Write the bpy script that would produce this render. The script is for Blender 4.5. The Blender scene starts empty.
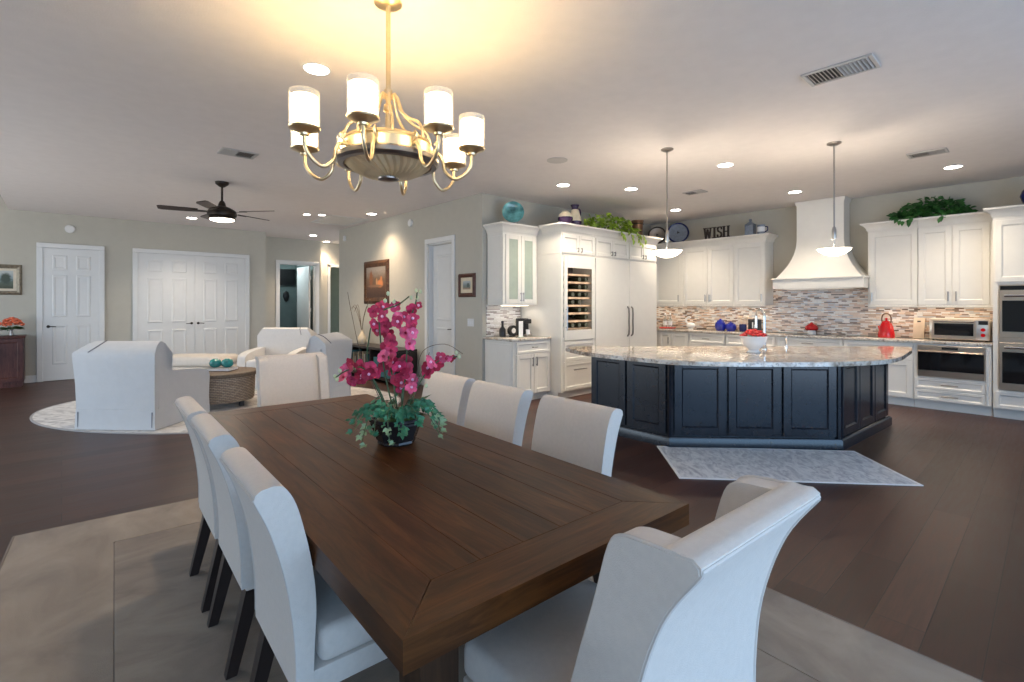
import bpy, bmesh, math, random
from mathutils import Vector, Matrix
from math import sin, cos, pi, radians
random.seed(7)
SC = bpy.context.scene
COL = SC.collection
CE = 3.08                                   # ceiling height

# ------------------------------------------------------------------ materials
def newmat(name):
    m = bpy.data.materials.new(name); m.use_nodes = True
    nt = m.node_tree; nt.nodes.clear()
    o = nt.nodes.new('ShaderNodeOutputMaterial'); p = nt.nodes.new('ShaderNodeBsdfPrincipled')
    nt.links.new(p.outputs[0], o.inputs[0])
    return m, nt, p
def N(nt, t, **k):
    n = nt.nodes.new('ShaderNode' + t)
    for a, b in k.items(): setattr(n, a, b)
    return n
def L(nt, a, b): nt.links.new(a, b)
def c4(c): return (c[0], c[1], c[2], 1)
def pm(name, col, rough=.5, metal=0, var=.06, scale=9, bump=0, bscale=60, coat=0, trans=0, ior=1.45, alpha=1, sheen=0, spec=None, stretch=None):
    m, nt, p = newmat(name)
    tc = N(nt, 'TexCoord'); nz = N(nt, 'TexNoise'); nz.inputs['Scale'].default_value = scale; nz.inputs['Detail'].default_value = 4
    src = tc.outputs['Object']
    if stretch:
        mp = N(nt, 'Mapping'); mp.inputs['Scale'].default_value = stretch; L(nt, src, mp.inputs[0]); src = mp.outputs[0]
    L(nt, src, nz.inputs['Vector'])
    r = N(nt, 'ValToRGB')
    r.color_ramp.elements[0].position = .3; r.color_ramp.elements[1].position = .7
    r.color_ramp.elements[0].color = c4([max(0, x * (1 - var)) for x in col]); r.color_ramp.elements[1].color = c4([min(1, x * (1 + var)) for x in col])
    L(nt, nz.outputs['Fac'], r.inputs[0]); L(nt, r.outputs[0], p.inputs['Base Color'])
    p.inputs['Roughness'].default_value = rough; p.inputs['Metallic'].default_value = metal
    p.inputs['Coat Weight'].default_value = coat; p.inputs['Transmission Weight'].default_value = trans
    p.inputs['IOR'].default_value = ior; p.inputs['Alpha'].default_value = alpha
    if spec is not None: p.inputs['Specular IOR Level'].default_value = spec
    if sheen: p.inputs['Sheen Weight'].default_value = sheen
    if bump:
        n2 = N(nt, 'TexNoise'); n2.inputs['Scale'].default_value = bscale; n2.inputs['Detail'].default_value = 3
        L(nt, src, n2.inputs['Vector'])
        b = N(nt, 'Bump'); b.inputs['Strength'].default_value = bump; b.inputs['Distance'].default_value = .01
        L(nt, n2.outputs['Fac'], b.inputs['Height']); L(nt, b.outputs[0], p.inputs['Normal'])
    return m
def emit(name, col, s, base=(.9, .88, .84)):
    m, nt, p = newmat(name)
    p.inputs['Base Color'].default_value = c4(base); p.inputs['Emission Color'].default_value = c4(col)
    p.inputs['Emission Strength'].default_value = s; p.inputs['Roughness'].default_value = .4
    return m
def ramp(nt, stops, const=False):
    r = N(nt, 'ValToRGB'); cr = r.color_ramp
    if const: cr.interpolation = 'CONSTANT'
    cr.elements[0].position = stops[0][0]; cr.elements[0].color = c4(stops[0][1])
    cr.elements[1].position = stops[-1][0]; cr.elements[1].color = c4(stops[-1][1])
    for q, c in stops[1:-1]:
        e = cr.elements.new(q); e.color = c4(c)
    return r
def mixc(nt, fac, a, b, mode='MIX'):
    mx = N(nt, 'Mix', data_type='RGBA', blend_type=mode)
    for s, v in ((0, fac), (6, a), (7, b)):
        if isinstance(v, (int, float)): mx.inputs[s].default_value = v
        elif isinstance(v, (tuple, list)): mx.inputs[s].default_value = c4(v)
        else: L(nt, v, mx.inputs[s])
    return mx.outputs[2]

def plank_mat():
    m, nt, p = newmat('dark_plank_floor')
    tc = N(nt, 'TexCoord')
    br = N(nt, 'TexBrick'); br.offset = .37; br.offset_frequency = 2; br.squash = 1
    br.inputs['Scale'].default_value = 1; br.inputs['Brick Width'].default_value = 1.7; br.inputs['Row Height'].default_value = .19
    br.inputs['Mortar Size'].default_value = .0022; br.inputs['Mortar Smooth'].default_value = .2; br.inputs['Bias'].default_value = 0
    br.inputs['Color1'].default_value = (0, 0, 0, 1); br.inputs['Color2'].default_value = (1, 1, 1, 1); br.inputs['Mortar'].default_value = (.5, .5, .5, 1)
    L(nt, tc.outputs['Object'], br.inputs['Vector'])
    mp = N(nt, 'Mapping'); mp.inputs['Scale'].default_value = (1.2, 14, 1); L(nt, tc.outputs['Object'], mp.inputs[0])
    nz = N(nt, 'TexNoise'); nz.inputs['Scale'].default_value = 3; nz.inputs['Detail'].default_value = 7; nz.inputs['Distortion'].default_value = .6
    L(nt, mp.outputs[0], nz.inputs['Vector'])
    r1 = ramp(nt, [(.0, (.042, .0165, .0108)), (.5, (.059, .0245, .0165)), (1, (.083, .037, .025))]); L(nt, br.outputs['Color'], r1.inputs[0])
    r2 = ramp(nt, [(.3, (.62, .6, .6)), (.7, (1.25, 1.25, 1.25))]); L(nt, nz.outputs['Fac'], r2.inputs[0])
    c = mixc(nt, 1.0, r1.outputs[0], r2.outputs[0], 'MULTIPLY')
    c = mixc(nt, br.outputs['Fac'], c, (.012, .008, .007))
    L(nt, c, p.inputs['Base Color'])
    rr = N(nt, 'MapRange'); rr.inputs[3].default_value = .3; rr.inputs[4].default_value = .5; L(nt, nz.outputs['Fac'], rr.inputs[0]); L(nt, rr.outputs[0], p.inputs['Roughness'])
    inv = N(nt, 'Math', operation='MULTIPLY_ADD'); inv.inputs[1].default_value = -1; inv.inputs[2].default_value = 0; L(nt, br.outputs['Fac'], inv.inputs[0])
    ad = N(nt, 'Math', operation='MULTIPLY_ADD'); ad.inputs[1].default_value = .25; L(nt, nz.outputs['Fac'], ad.inputs[0]); L(nt, inv.outputs[0], ad.inputs[2])
    b = N(nt, 'Bump'); b.inputs['Strength'].default_value = .25; b.inputs['Distance'].default_value = .004; L(nt, ad.outputs[0], b.inputs['Height']); L(nt, b.outputs[0], p.inputs['Normal'])
    return m
def wood_mat(name, stops, ax=(2, 18, 18), rough=.35, sc=2.2, coat=0):
    m, nt, p = newmat(name)
    tc = N(nt, 'TexCoord'); mp = N(nt, 'Mapping'); mp.inputs['Scale'].default_value = ax; L(nt, tc.outputs['Object'], mp.inputs[0])
    nz = N(nt, 'TexNoise'); nz.inputs['Scale'].default_value = sc; nz.inputs['Detail'].default_value = 8; nz.inputs['Roughness'].default_value = .62; nz.inputs['Distortion'].default_value = .9
    L(nt, mp.outputs[0], nz.inputs['Vector'])
    n2 = N(nt, 'TexNoise'); n2.inputs['Scale'].default_value = 2.6; n2.inputs['Detail'].default_value = 3; L(nt, tc.outputs['Object'], n2.inputs['Vector'])
    r = ramp(nt, stops); L(nt, nz.outputs['Fac'], r.inputs[0])
    r2 = ramp(nt, [(.3, (.62, .62, .62)), (.7, (1.08, 1.08, 1.08))]); L(nt, n2.outputs['Fac'], r2.inputs[0])
    L(nt, mixc(nt, 1., r.outputs[0], r2.outputs[0], 'MULTIPLY'), p.inputs['Base Color'])
    p.inputs['Roughness'].default_value = rough; p.inputs['Specular IOR Level'].default_value = .24; p.inputs['Coat Weight'].default_value = coat
    b = N(nt, 'Bump'); b.inputs['Strength'].default_value = .12; b.inputs['Distance'].default_value = .004; L(nt, nz.outputs['Fac'], b.inputs['Height']); L(nt, b.outputs[0], p.inputs['Normal'])
    return m
def mosaic_mat(name, axes, stops, w=.13, h=.021):
    m, nt, p = newmat(name)
    tc = N(nt, 'TexCoord'); se = N(nt, 'SeparateXYZ'); co = N(nt, 'CombineXYZ')
    L(nt, tc.outputs['Object'], se.inputs[0]); L(nt, se.outputs[axes[0]], co.inputs[0]); L(nt, se.outputs[axes[1]], co.inputs[1])
    br = N(nt, 'TexBrick'); br.offset = .43; br.squash = .7; br.squash_frequency = 3; br.offset_frequency = 2
    br.inputs['Scale'].default_value = 1; br.inputs['Brick Width'].default_value = w; br.inputs['Row Height'].default_value = h
    br.inputs['Mortar Size'].default_value = .0015; br.inputs['Color1'].default_value = (0, 0, 0, 1); br.inputs['Color2'].default_value = (1, 1, 1, 1); br.inputs['Mortar'].default_value = (.5, .5, .5, 1)
    L(nt, co.outputs[0], br.inputs['Vector'])
    r = ramp(nt, stops, True); L(nt, br.outputs['Color'], r.inputs[0])
    L(nt, mixc(nt, br.outputs['Fac'], r.outputs[0], (.45, .40, .35)), p.inputs['Base Color'])
    p.inputs['Roughness'].default_value = .22
    return m
def granite_mat():
    m, nt, p = newmat('polished_granite')
    tc = N(nt, 'TexCoord')
    n1 = N(nt, 'TexNoise'); n1.inputs['Scale'].default_value = 5; n1.inputs['Detail'].default_value = 8; n1.inputs['Roughness'].default_value = .7; n1.inputs['Distortion'].default_value = 1.3
    n2 = N(nt, 'TexNoise'); n2.inputs['Scale'].default_value = 38; n2.inputs['Detail'].default_value = 5; n2.inputs['Roughness'].default_value = .8
    L(nt, tc.outputs['Object'], n1.inputs['Vector']); L(nt, tc.outputs['Object'], n2.inputs['Vector'])
    r1 = ramp(nt, [(.30, (.16, .12, .10)), (.42, (.42, .34, .27)), (.5, (.62, .55, .47)), (.62, (.70, .67, .62)), (.75, (.40, .38, .38))]); L(nt, n1.outputs['Fac'], r1.inputs[0])
    r2 = ramp(nt, [(.36, (.25, .22, .22)), (.48, (.95, .95, .95)), (.7, (1.15, 1.13, 1.1))]); L(nt, n2.outputs['Fac'], r2.inputs[0])
    L(nt, mixc(nt, 1., r1.outputs[0], r2.outputs[0], 'MULTIPLY'), p.inputs['Base Color'])
    p.inputs['Roughness'].default_value = .07; p.inputs['Specular IOR Level'].default_value = .75
    return m
def rug_mat(name, stops, sc=2, rough=.95, ax=(1, 1, 1), bump=.3, detail=6, dist=.8):
    m, nt, p = newmat(name)
    tc = N(nt, 'TexCoord'); mp = N(nt, 'Mapping'); mp.inputs['Scale'].default_value = ax; L(nt, tc.outputs['Object'], mp.inputs[0])
    nz = N(nt, 'TexNoise'); nz.inputs['Scale'].default_value = sc; nz.inputs['Detail'].default_value = detail; nz.inputs['Roughness'].default_value = .6; nz.inputs['Distortion'].default_value = dist
    L(nt, mp.outputs[0], nz.inputs['Vector'])
    r = ramp(nt, stops); L(nt, nz.outputs['Fac'], r.inputs[0]); L(nt, r.outputs[0], p.inputs['Base Color'])
    p.inputs['Roughness'].default_value = rough; p.inputs['Sheen Weight'].default_value = .25
    n2 = N(nt, 'TexNoise'); n2.inputs['Scale'].default_value = 260; L(nt, tc.outputs['Object'], n2.inputs['Vector'])
    b = N(nt, 'Bump'); b.inputs['Strength'].default_value = bump; b.inputs['Distance'].default_value = .006; L(nt, n2.outputs['Fac'], b.inputs['Height']); L(nt, b.outputs[0], p.inputs['Normal'])
    return m
def canvas_mat(name, stops, blobs, sc=9):
    """picture in local x (width) and z (height); blobs are soft ellipses of paint"""
    m, nt, p = newmat(name)
    tc = N(nt, 'TexCoord'); se = N(nt, 'SeparateXYZ'); L(nt, tc.outputs['Generated'], se.inputs[0])
    nz = N(nt, 'TexNoise'); nz.inputs['Scale'].default_value = sc; nz.inputs['Detail'].default_value = 5; L(nt, tc.outputs['Generated'], nz.inputs['Vector'])
    ad = N(nt, 'Math', operation='MULTIPLY_ADD'); ad.inputs[1].default_value = .35; L(nt, nz.outputs['Fac'], ad.inputs[0])
    sb = N(nt, 'Math', operation='SUBTRACT'); sb.inputs[1].default_value = .175; L(nt, se.outputs[2], sb.inputs[0]); L(nt, sb.outputs[0], ad.inputs[2])
    r = ramp(nt, stops); L(nt, ad.outputs[0], r.inputs[0]); c = r.outputs[0]
    for (bx, bz, rx, rz, colr) in blobs:
        dx = N(nt, 'Math', operation='MULTIPLY_ADD'); dx.inputs[1].default_value = 1 / rx; dx.inputs[2].default_value = -bx / rx; L(nt, se.outputs[0], dx.inputs[0])
        dz = N(nt, 'Math', operation='MULTIPLY_ADD'); dz.inputs[1].default_value = 1 / rz; dz.inputs[2].default_value = -bz / rz; L(nt, se.outputs[2], dz.inputs[0])
        x2 = N(nt, 'Math', operation='MULTIPLY'); L(nt, dx.outputs[0], x2.inputs[0]); L(nt, dx.outputs[0], x2.inputs[1])
        z2 = N(nt, 'Math', operation='MULTIPLY_ADD'); L(nt, dz.outputs[0], z2.inputs[0]); L(nt, dz.outputs[0], z2.inputs[1]); L(nt, x2.outputs[0], z2.inputs[2])
        n_ = N(nt, 'Math', operation='MULTIPLY_ADD'); n_.inputs[1].default_value = .9; L(nt, nz.outputs['Fac'], n_.inputs[0]); L(nt, z2.outputs[0], n_.inputs[2])
        mr = N(nt, 'MapRange'); mr.inputs[1].default_value = .9; mr.inputs[2].default_value = 1.6; mr.inputs[3].default_value = 1; mr.inputs[4].default_value = 0
        L(nt, n_.outputs[0], mr.inputs[0]); c = mixc(nt, mr.outputs[0], c, colr)
    L(nt, c, p.inputs['Base Color']); p.inputs['Roughness'].default_value = .5
    return m
def wicker_mat():
    m, nt, p = newmat('woven_wicker')
    tc = N(nt, 'TexCoord'); se = N(nt, 'SeparateXYZ'); L(nt, tc.outputs['Object'], se.inputs[0])
    an = N(nt, 'Math', operation='ARCTAN2'); L(nt, se.outputs[1], an.inputs[0]); L(nt, se.outputs[0], an.inputs[1])
    co = N(nt, 'CombineXYZ'); L(nt, an.outputs[0], co.inputs[0]); L(nt, se.outputs[2], co.inputs[1])
    br = N(nt, 'TexBrick'); br.offset = .5; br.inputs['Scale'].default_value = 1; br.inputs['Brick Width'].default_value = .11; br.inputs['Row Height'].default_value = .022
    br.inputs['Mortar Size'].default_value = .004; br.inputs['Color1'].default_value = (.34, .25, .18, 1); br.inputs['Color2'].default_value = (.48, .38, .29, 1); br.inputs['Mortar'].default_value = (.10, .07, .05, 1)
    L(nt, co.outputs[0], br.inputs['Vector']); L(nt, br.outputs['Color'], p.inputs['Base Color']); p.inputs['Roughness'].default_value = .6
    b = N(nt, 'Bump'); b.inputs['Strength'].default_value = .6; b.inputs['Distance'].default_value = .01; b.invert = True; L(nt, br.outputs['Fac'], b.inputs['Height']); L(nt, b.outputs[0], p.inputs['Normal'])
    return m

M = {}
M['wall'] = pm('painted_wall', (.485, .462, .398), .85, var=.02, bump=.06, bscale=120)
M['wallwarm'] = M['wall']
M['ceiling'] = pm('painted_ceiling', (.78, .735, .71), .9, var=.02, bump=.15, bscale=90)
M['trim'] = pm('white_trim_paint', (.70, .70, .685), .4, var=.015)
M['cab'] = pm('white_cabinet_paint', (.77, .745, .69), .35, var=.015)
M['floor'] = plank_mat()
M['table'] = wood_mat('brown_table_wood', [(.25, (.022, .0066, .0016)), (.45, (.058, .0195, .0048)), (.6, (.098, .034, .0085)), (.8, (.143, .054, .0148))], (16, 1.6, 16), .34, 2.0)
M['table_cross'] = wood_mat('brown_table_wood_cross', [(.25, (.024, .0074, .0018)), (.45, (.064, .022, .0055)), (.6, (.105, .0375, .0097)), (.8, (.153, .058, .0165))], (1.6, 16, 16), .34, 2.0)
M['table_leg'] = wood_mat('brown_table_wood_leg', [(.3, (.022, .011, .006)), (.7, (.075, .036, .018))], (14, 14, 1.5), .4)
M['gap'] = pm('dark_joint', (.012, .007, .005), .8)
M['fabric'] = pm('cream_linen', (.60, .54, .485), .95, var=.03, scale=60, bump=.25, bscale=420, sheen=.2)
M['welt'] = pm('linen_welt', (.55, .50, .46), .9, var=.04)
M['darkleg'] = pm('espresso_leg', (.020, .012, .010), .35, var=.2)
M['slip'] = pm('white_slipcover', (.60, .59, .585), .95, var=.02, scale=14, bump=.25, bscale=25, sheen=.2)
M['crease_shade'] = pm('fold_shade', (.24, .24, .26), .95)  # shade inside slipcover creases, put into a darker colour
M['bench'] = pm('beige_upholstery', (.62, .58, .53), .95, var=.03, scale=20, bump=.2, bscale=200)
M['rugfield'] = rug_mat('taupe_rug_pile', [(.3, (.135, .095, .062)), (.48, (.215, .158, .108)), (.58, (.25, .19, .132)), (.75, (.305, .238, .17))], 1.7, ax=(1, 1.9, 1), detail=9)
M['rugborder'] = rug_mat('taupe_rug_border', [(.3, (.17, .123, .082)), (.5, (.25, .187, .128)), (.7, (.32, .248, .176))], 1.9, ax=(1.6, 1, 1), detail=9)
M['rugbind'] = pm('rug_binding', (.22, .175, .14), .95)
M['mat'] = rug_mat('pale_mottled_mat', [(.34, (.30, .30, .33)), (.46, (.42, .42, .44)), (.54, (.54, .535, .54)), (.66, (.62, .615, .61))], 9, ax=(1.6, .7, 1), detail=8, dist=1.5)
M['matbind'] = pm('pale_mat_edge', (.72, .71, .70), .95)
M['ovalrug'] = rug_mat('marbled_oval_rug', [(.3, (.22, .20, .20)), (.44, (.46, .42, .39)), (.52, (.60, .56, .52)), (.66, (.70, .67, .63)), (.8, (.42, .33, .28))], 4.5, ax=(.8, 2, 1), detail=9, dist=2)
M['ovalbind'] = pm('oval_rug_edge', (.38, .36, .35), .95)
M['island'] = pm('navy_black_paint', (.011, .0135, .020), .22, var=.1, spec=.6)
M['granite'] = granite_mat()
M['mosaic'] = mosaic_mat('mixed_strip_mosaic', (1, 2), [(0, (.74, .60, .49)), (.15, (.52, .36, .26)), (.28, (.84, .77, .70)), (.42, (.17, .11, .08)), (.52, (.72, .53, .40)), (.66, (.56, .54, .54)), (.78, (.30, .22, .18)), (.86, (.85, .80, .74))], .10)
M['mosaicbar'] = mosaic_mat('mixed_strip_mosaic_bar', (0, 2), [(0, (.72, .70, .68)), (.2, (.5, .45, .43)), (.35, (.80, .78, .76)), (.62, (.30, .26, .25)), (.72, (.70, .66, .63)), (.88, (.84, .82, .81))])
M['steel'] = pm('brushed_steel', (.66, .56, .46), .28, 1, var=.05, scale=20, stretch=(1, 1, 30))  # warm tint: reflections of the warm room put into the base colour
M['nickel'] = pm('satin_nickel', (.42, .40, .38), .3, 1, var=.05)
M['chrome'] = pm('polished_chrome', (.80, .80, .80), .12, 1, var=.02)
M['blackglass'] = pm('black_oven_glass', (.008, .008, .009), .05, var=.1, spec=.7)
M['black'] = pm('black_plastic', (.012, .012, .013), .35, var=.1)
M['brass'] = pm('antique_brass', (.74, .60, .38), .33, 1, var=.08, scale=14)
M['dish'] = pm('gilded_dish', (.86, .70, .44), .5, .75, var=.1)
M['pewter'] = pm('dark_pewter', (.30, .27, .25), .3, 1, var=.15)
M['bronze'] = pm('oil_rubbed_bronze', (.035, .026, .020), .4, .6, var=.2)
M['blade'] = wood_mat('dark_blade_wood', [(.3, (.03, .018, .014)), (.7, (.07, .045, .035))], (2, 14, 14), .4)
M['glass'] = pm('clear_glass', (.95, .93, .88), .05, alpha=.16, var=.0)
M['frost'] = pm('frosted_green_glass', (.36, .42, .36), .35, var=.05, spec=.5)
M['shade'] = emit('lit_opal_shade', (1, .75, .41), 7.5)
M['bowl'] = emit('lit_alabaster_bowl', (1, .86, .68), 5)
M['can'] = emit('lit_downlight_lens', (1, .93, .84), 14)
M['striplight'] = emit('lit_strip_lens', (1, .86, .66), 1.6)
M['fanlens'] = emit('lit_fan_lens', (1, .88, .70), 7)
M['mahog'] = wood_mat('mahogany_wood', [(.3, (.055, .018, .013)), (.7, (.125, .045, .034))], (14, 14, 2), .35)
M['frame'] = wood_mat('carved_walnut_frame', [(.3, (.045, .02, .01)), (.7, (.15, .07, .032))], (9, 9, 9), .4)
M['goldframe'] = pm('weathered_gold_frame', (.24, .20, .145), .4, .3, var=.3, scale=30)
M['redframe'] = wood_mat('cherry_frame', [(.3, (.075, .028, .018)), (.7, (.16, .065, .045))], (6, 6, 6), .4)
M['wicker'] = wicker_mat()
M['wickertop'] = pm('dark_wicker_top', (.16, .115, .08), .5, var=.3, scale=40)
M['teal'] = pm('teal_glass', (.010, .19, .19), .1, var=.5, scale=6, coat=.6)
M['tealpatina'] = pm('marbled_teal_glass', (.10, .30, .30), .12, var=.75, scale=7, coat=.7)
M['leafdark'] = pm('ivy_leaf_green', (.035, .17, .085), .45, var=.5, scale=14)
M['leafpale'] = pm('pale_ivy_leaf', (.24, .36, .20), .5, var=.35, scale=14)
M['leafbright'] = pm('bright_leaf_green', (.32, .46, .05), .5, var=.45, scale=9)
M['leafdeep'] = pm('deep_leaf_green', (.035, .14, .03), .5, var=.5, scale=9)
M['leafolive'] = pm('broad_olive_leaf', (.10, .14, .035), .4, var=.3)
M['stem'] = pm('green_stem', (.06, .10, .04), .6, var=.2)
M['twig'] = pm('brown_twig', (.13, .095, .065), .8, var=.2)
M['petal'] = pm('magenta_petal', (.54, .032, .095), .6, var=.45, scale=25)
M['petal3'] = pm('rose_pink_petal', (.74, .11, .22), .55, var=.35, scale=25)
M['petal2'] = pm('crimson_petal', (.38, .018, .052), .6, var=.4, scale=25)
M['petalpale'] = pm('pink_white_heart', (.85, .45, .60), .5, var=.2)
M['bud'] = pm('pale_green_bud', (.50, .52, .30), .5, var=.2)
M['pot'] = pm('bronze_pot_glaze', (.030, .024, .024), .25, .25, var=.3, scale=12)
M['redglaze'] = pm('red_enamel', (.60, .010, .014), .12, var=.05, coat=.5)
M['redflower'] = pm('red_blossom', (.58, .03, .03), .6, var=.5, scale=40)
M['coral'] = pm('coral_blossom', (.75, .16, .075), .65, var=.3, scale=30)
M['cobalt'] = pm('cobalt_glaze', (.010, .020, .33), .1, var=.2, coat=.6)
M['navy'] = pm('navy_glaze', (.012, .018, .10), .15, var=.3)
M['cream'] = pm('cream_ceramic', (.66, .57, .42), .3, var=.1)
M['purple'] = pm('plum_glaze', (.035, .012, .055), .15, var=.2)
M['white'] = pm('white_ceramic', (.82, .82, .82), .15, var=.01)
M['bluegrey'] = pm('blue_grey_tin', (.20, .235, .29), .4, .3, var=.15, scale=20)
M['iron'] = pm('rusted_letters', (.030, .018, .014), .6, var=.3)
M['copper'] = pm('hammered_copper', (.22, .12, .065), .4, .7, var=.5, scale=10)
M['board'] = pm('maple_board', (.72, .57, .42), .5, var=.1)
M['water'] = pm('clear_bottle', (.85, .88, .86), .06, trans=.8, ior=1.2, var=.02)
M['darkroom'] = pm('dark_grey_green_paint', (.12, .16, .155), .8, var=.05)
M['sage'] = pm('sage_paint', (.20, .22, .15), .8, var=.05)
M['book'] = [pm('book_cloth_%s' % n, c, .6, var=.1) for n, c in (('teal', (.04, .14, .16)), ('tan', (.42, .35, .25)), ('green', (.16, .2, .12)), ('grey', (.35, .35, .34)), ('brown', (.1, .06, .04)))]
M['screen'] = pm('wine_shelf_wood', (.42, .31, .22), .5, var=.4, scale=12)
M['cave'] = pm('wine_cabinet_inside', (.12, .10, .085), .6, var=.2)
M['bottle'] = pm('dark_bottle_glass', (.02, .028, .018), .08, var=.2)
M['tint'] = pm('tinted_door_glass', (.70, .66, .62), .03, trans=1, ior=1.02, var=.02)
M['vent'] = pm('vent_metal', (.50, .48, .46), .5, var=.02)
M['ventdark'] = pm('vent_shadow_gap', (.10, .095, .09), .9)

# ------------------------------------------------------------------ mesh helpers
class B:
    def __init__(s): s.bm = bmesh.new()
    def _bev(s, vs, bev, seg):
        if not bev: return
        es = [e for e in {e for v in vs for e in v.link_edges} if len(e.link_faces) == 2 and e.calc_face_angle(0) > .5]
        bmesh.ops.bevel(s.bm, geom=es, offset=bev, segments=seg, profile=.5, affect='EDGES', clamp_overlap=True)
    def box(s, x0, y0, z0, x1, y1, z1, bev=0, seg=2, T=None):
        vs = bmesh.ops.create_cube(s.bm, size=1)['verts']
        for v in vs:
            v.co = Vector(((x0 + x1) / 2 + v.co.x * (x1 - x0), (y0 + y1) / 2 + v.co.y * (y1 - y0), (z0 + z1) / 2 + v.co.z * (z1 - z0)))
            if T: v.co = T @ v.co
        s._bev(vs, bev, seg); return s
    def loft(s, rings, cap=True, closed=True, bev=0, seg=2):
        R = [[s.bm.verts.new(p) for p in r] for r in rings]; n = len(R[0])
        for a, b in zip(R, R[1:]):
            for i in range(n if closed else n - 1):
                j = (i + 1) % n
                try: s.bm.faces.new((a[i], a[j], b[j], b[i]))
                except ValueError: pass
        if cap:
            s.bm.faces.new(R[0][::-1]); s.bm.faces.new(R[-1])
        s._bev([v for r in R for v in r], bev, seg); return s
    def prism(s, poly, a, b, plane='yz', bev=0, seg=2):
        f = {'yz': lambda p, t: (t, p[0], p[1]), 'xy': lambda p, t: (p[0], p[1], t), 'xz': lambda p, t: (p[0], t, p[1])}[plane]
        return s.loft([[f(p, a) for p in poly], [f(p, b) for p in poly]], bev=bev, seg=seg)
    def lathe(s, prof, c=(0, 0, 0), seg=24, T=None, sx=1, sy=1, hollow=False):
        if hollow: prof = list(prof) + [prof[0]]
        rings = []
        for r, z in prof:
            q = []
            for i in range(seg):
                a = 2 * pi * i / seg; p = Vector((max(r, 1e-4) * cos(a) * sx, max(r, 1e-4) * sin(a) * sy, z))
                if T: p = T @ p
                q.append(p + Vector(c))
            rings.append(q)
        return s.loft(rings, cap=not hollow)
    def tube(s, pts, r, seg=8, cap=True):
        pts = [Vector(p) for p in pts]; n = len(pts); rr = r if isinstance(r, (list, tuple)) else [r] * n
        rings = []; up = None
        for i, p in enumerate(pts):
            t = (pts[min(i + 1, n - 1)] - pts[max(i - 1, 0)]).normalized()
            if up is None:
                up = Vector((0, 0, 1)) if abs(t.z) < .9 else Vector((1, 0, 0))
            x = t.cross(up)
            if x.length < 1e-4: x = t.cross(Vector((0, 1, .3)))
            x.normalize(); y = x.cross(t).normalized(); up = y
            rings.append([p + (x * cos(2 * pi * k / seg) + y * sin(2 * pi * k / seg)) * rr[i] for k in range(seg)])
        return s.loft(rings, cap=cap)
    def ring(s, R, r, c=(0, 0, 0), seg=32, ts=8, T=None):
        g = []
        for i in range(seg):
            a = 2 * pi * i / seg; q = []
            for k in range(ts):
                b = 2 * pi * k / ts; p = Vector(((R + r * cos(b)) * cos(a), (R + r * cos(b)) * sin(a), r * sin(b)))
                if T: p = T @ p
                q.append(p + Vector(c))
            g.append(q)
        return s.loft(g + [g[0]], cap=False)
    def ball(s, c, r, sc=(1, 1, 1), sub=2, T=None):
        vs = bmesh.ops.create_icosphere(s.bm, subdivisions=sub, radius=r)['verts']
        for v in vs:
            v.co = Vector((v.co.x * sc[0], v.co.y * sc[1], v.co.z * sc[2]))
            if T: v.co = T @ v.co
            v.co += Vector(c)
        return s
    def leaf(s, c, d, nrm, l, w):
        d = Vector(d).normalized(); n = Vector(nrm); x = d.cross(n)
        if x.length < .01: x = d.cross(Vector((.3, .5, .8)))
        x.normalize(); n = x.cross(d).normalized(); c = Vector(c)
        P = [c, c + d * l * .3 + x * w * .5 + n * .12 * w, c + d * l * .65 + x * w * .36 + n * .1 * w, c + d * l - n * .18 * w,
             c + d * l * .65 - x * w * .36 + n * .1 * w, c + d * l * .3 - x * w * .5 + n * .12 * w, c + d * l * .45 - n * .05 * w]
        V = [s.bm.verts.new(p) for p in P]
        for i in range(6): s.bm.faces.new((V[i], V[(i + 1) % 6], V[6]))
        return s
    def petal(s, c, d, nrm, l, w):
        d = Vector(d).normalized(); n = Vector(nrm); x = d.cross(n)
        if x.length < .01: x = d.cross(Vector((.3, .5, .8)))
        x.normalize(); n = x.cross(d).normalized(); c = Vector(c)
        O = [(0, .06), (.25, .34), (.55, .52), (.82, .42), (.97, .18)]
        R = [c + d * l * a + x * w * k + n * (.10 * w * k * 2 - .12 * l * a * a) for a, k in O] + [c + d * l * a - x * w * k + n * (.10 * w * k * 2 - .12 * l * a * a) for a, k in O[::-1]]
        V = [s.bm.verts.new(p) for p in R]; m = s.bm.verts.new(c + d * l * .5 - n * .05 * l)
        for i in range(len(V)): s.bm.faces.new((V[i], V[(i + 1) % len(V)], m))
        return s
    def build(s, name, mat, parent=None, smooth=40, loc=None):
        bmesh.ops.recalc_face_normals(s.bm, faces=s.bm.faces[:])
        me = bpy.data.meshes.new(name); s.bm.to_mesh(me); s.bm.free()
        me.materials.append(mat)
        if smooth:
            me.shade_smooth(); me.set_sharp_from_angle(angle=radians(smooth))
        o = bpy.data.objects.new(name, me); COL.objects.link(o)
        if parent: o.parent = parent
        if loc: o.location = loc
        return o

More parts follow.
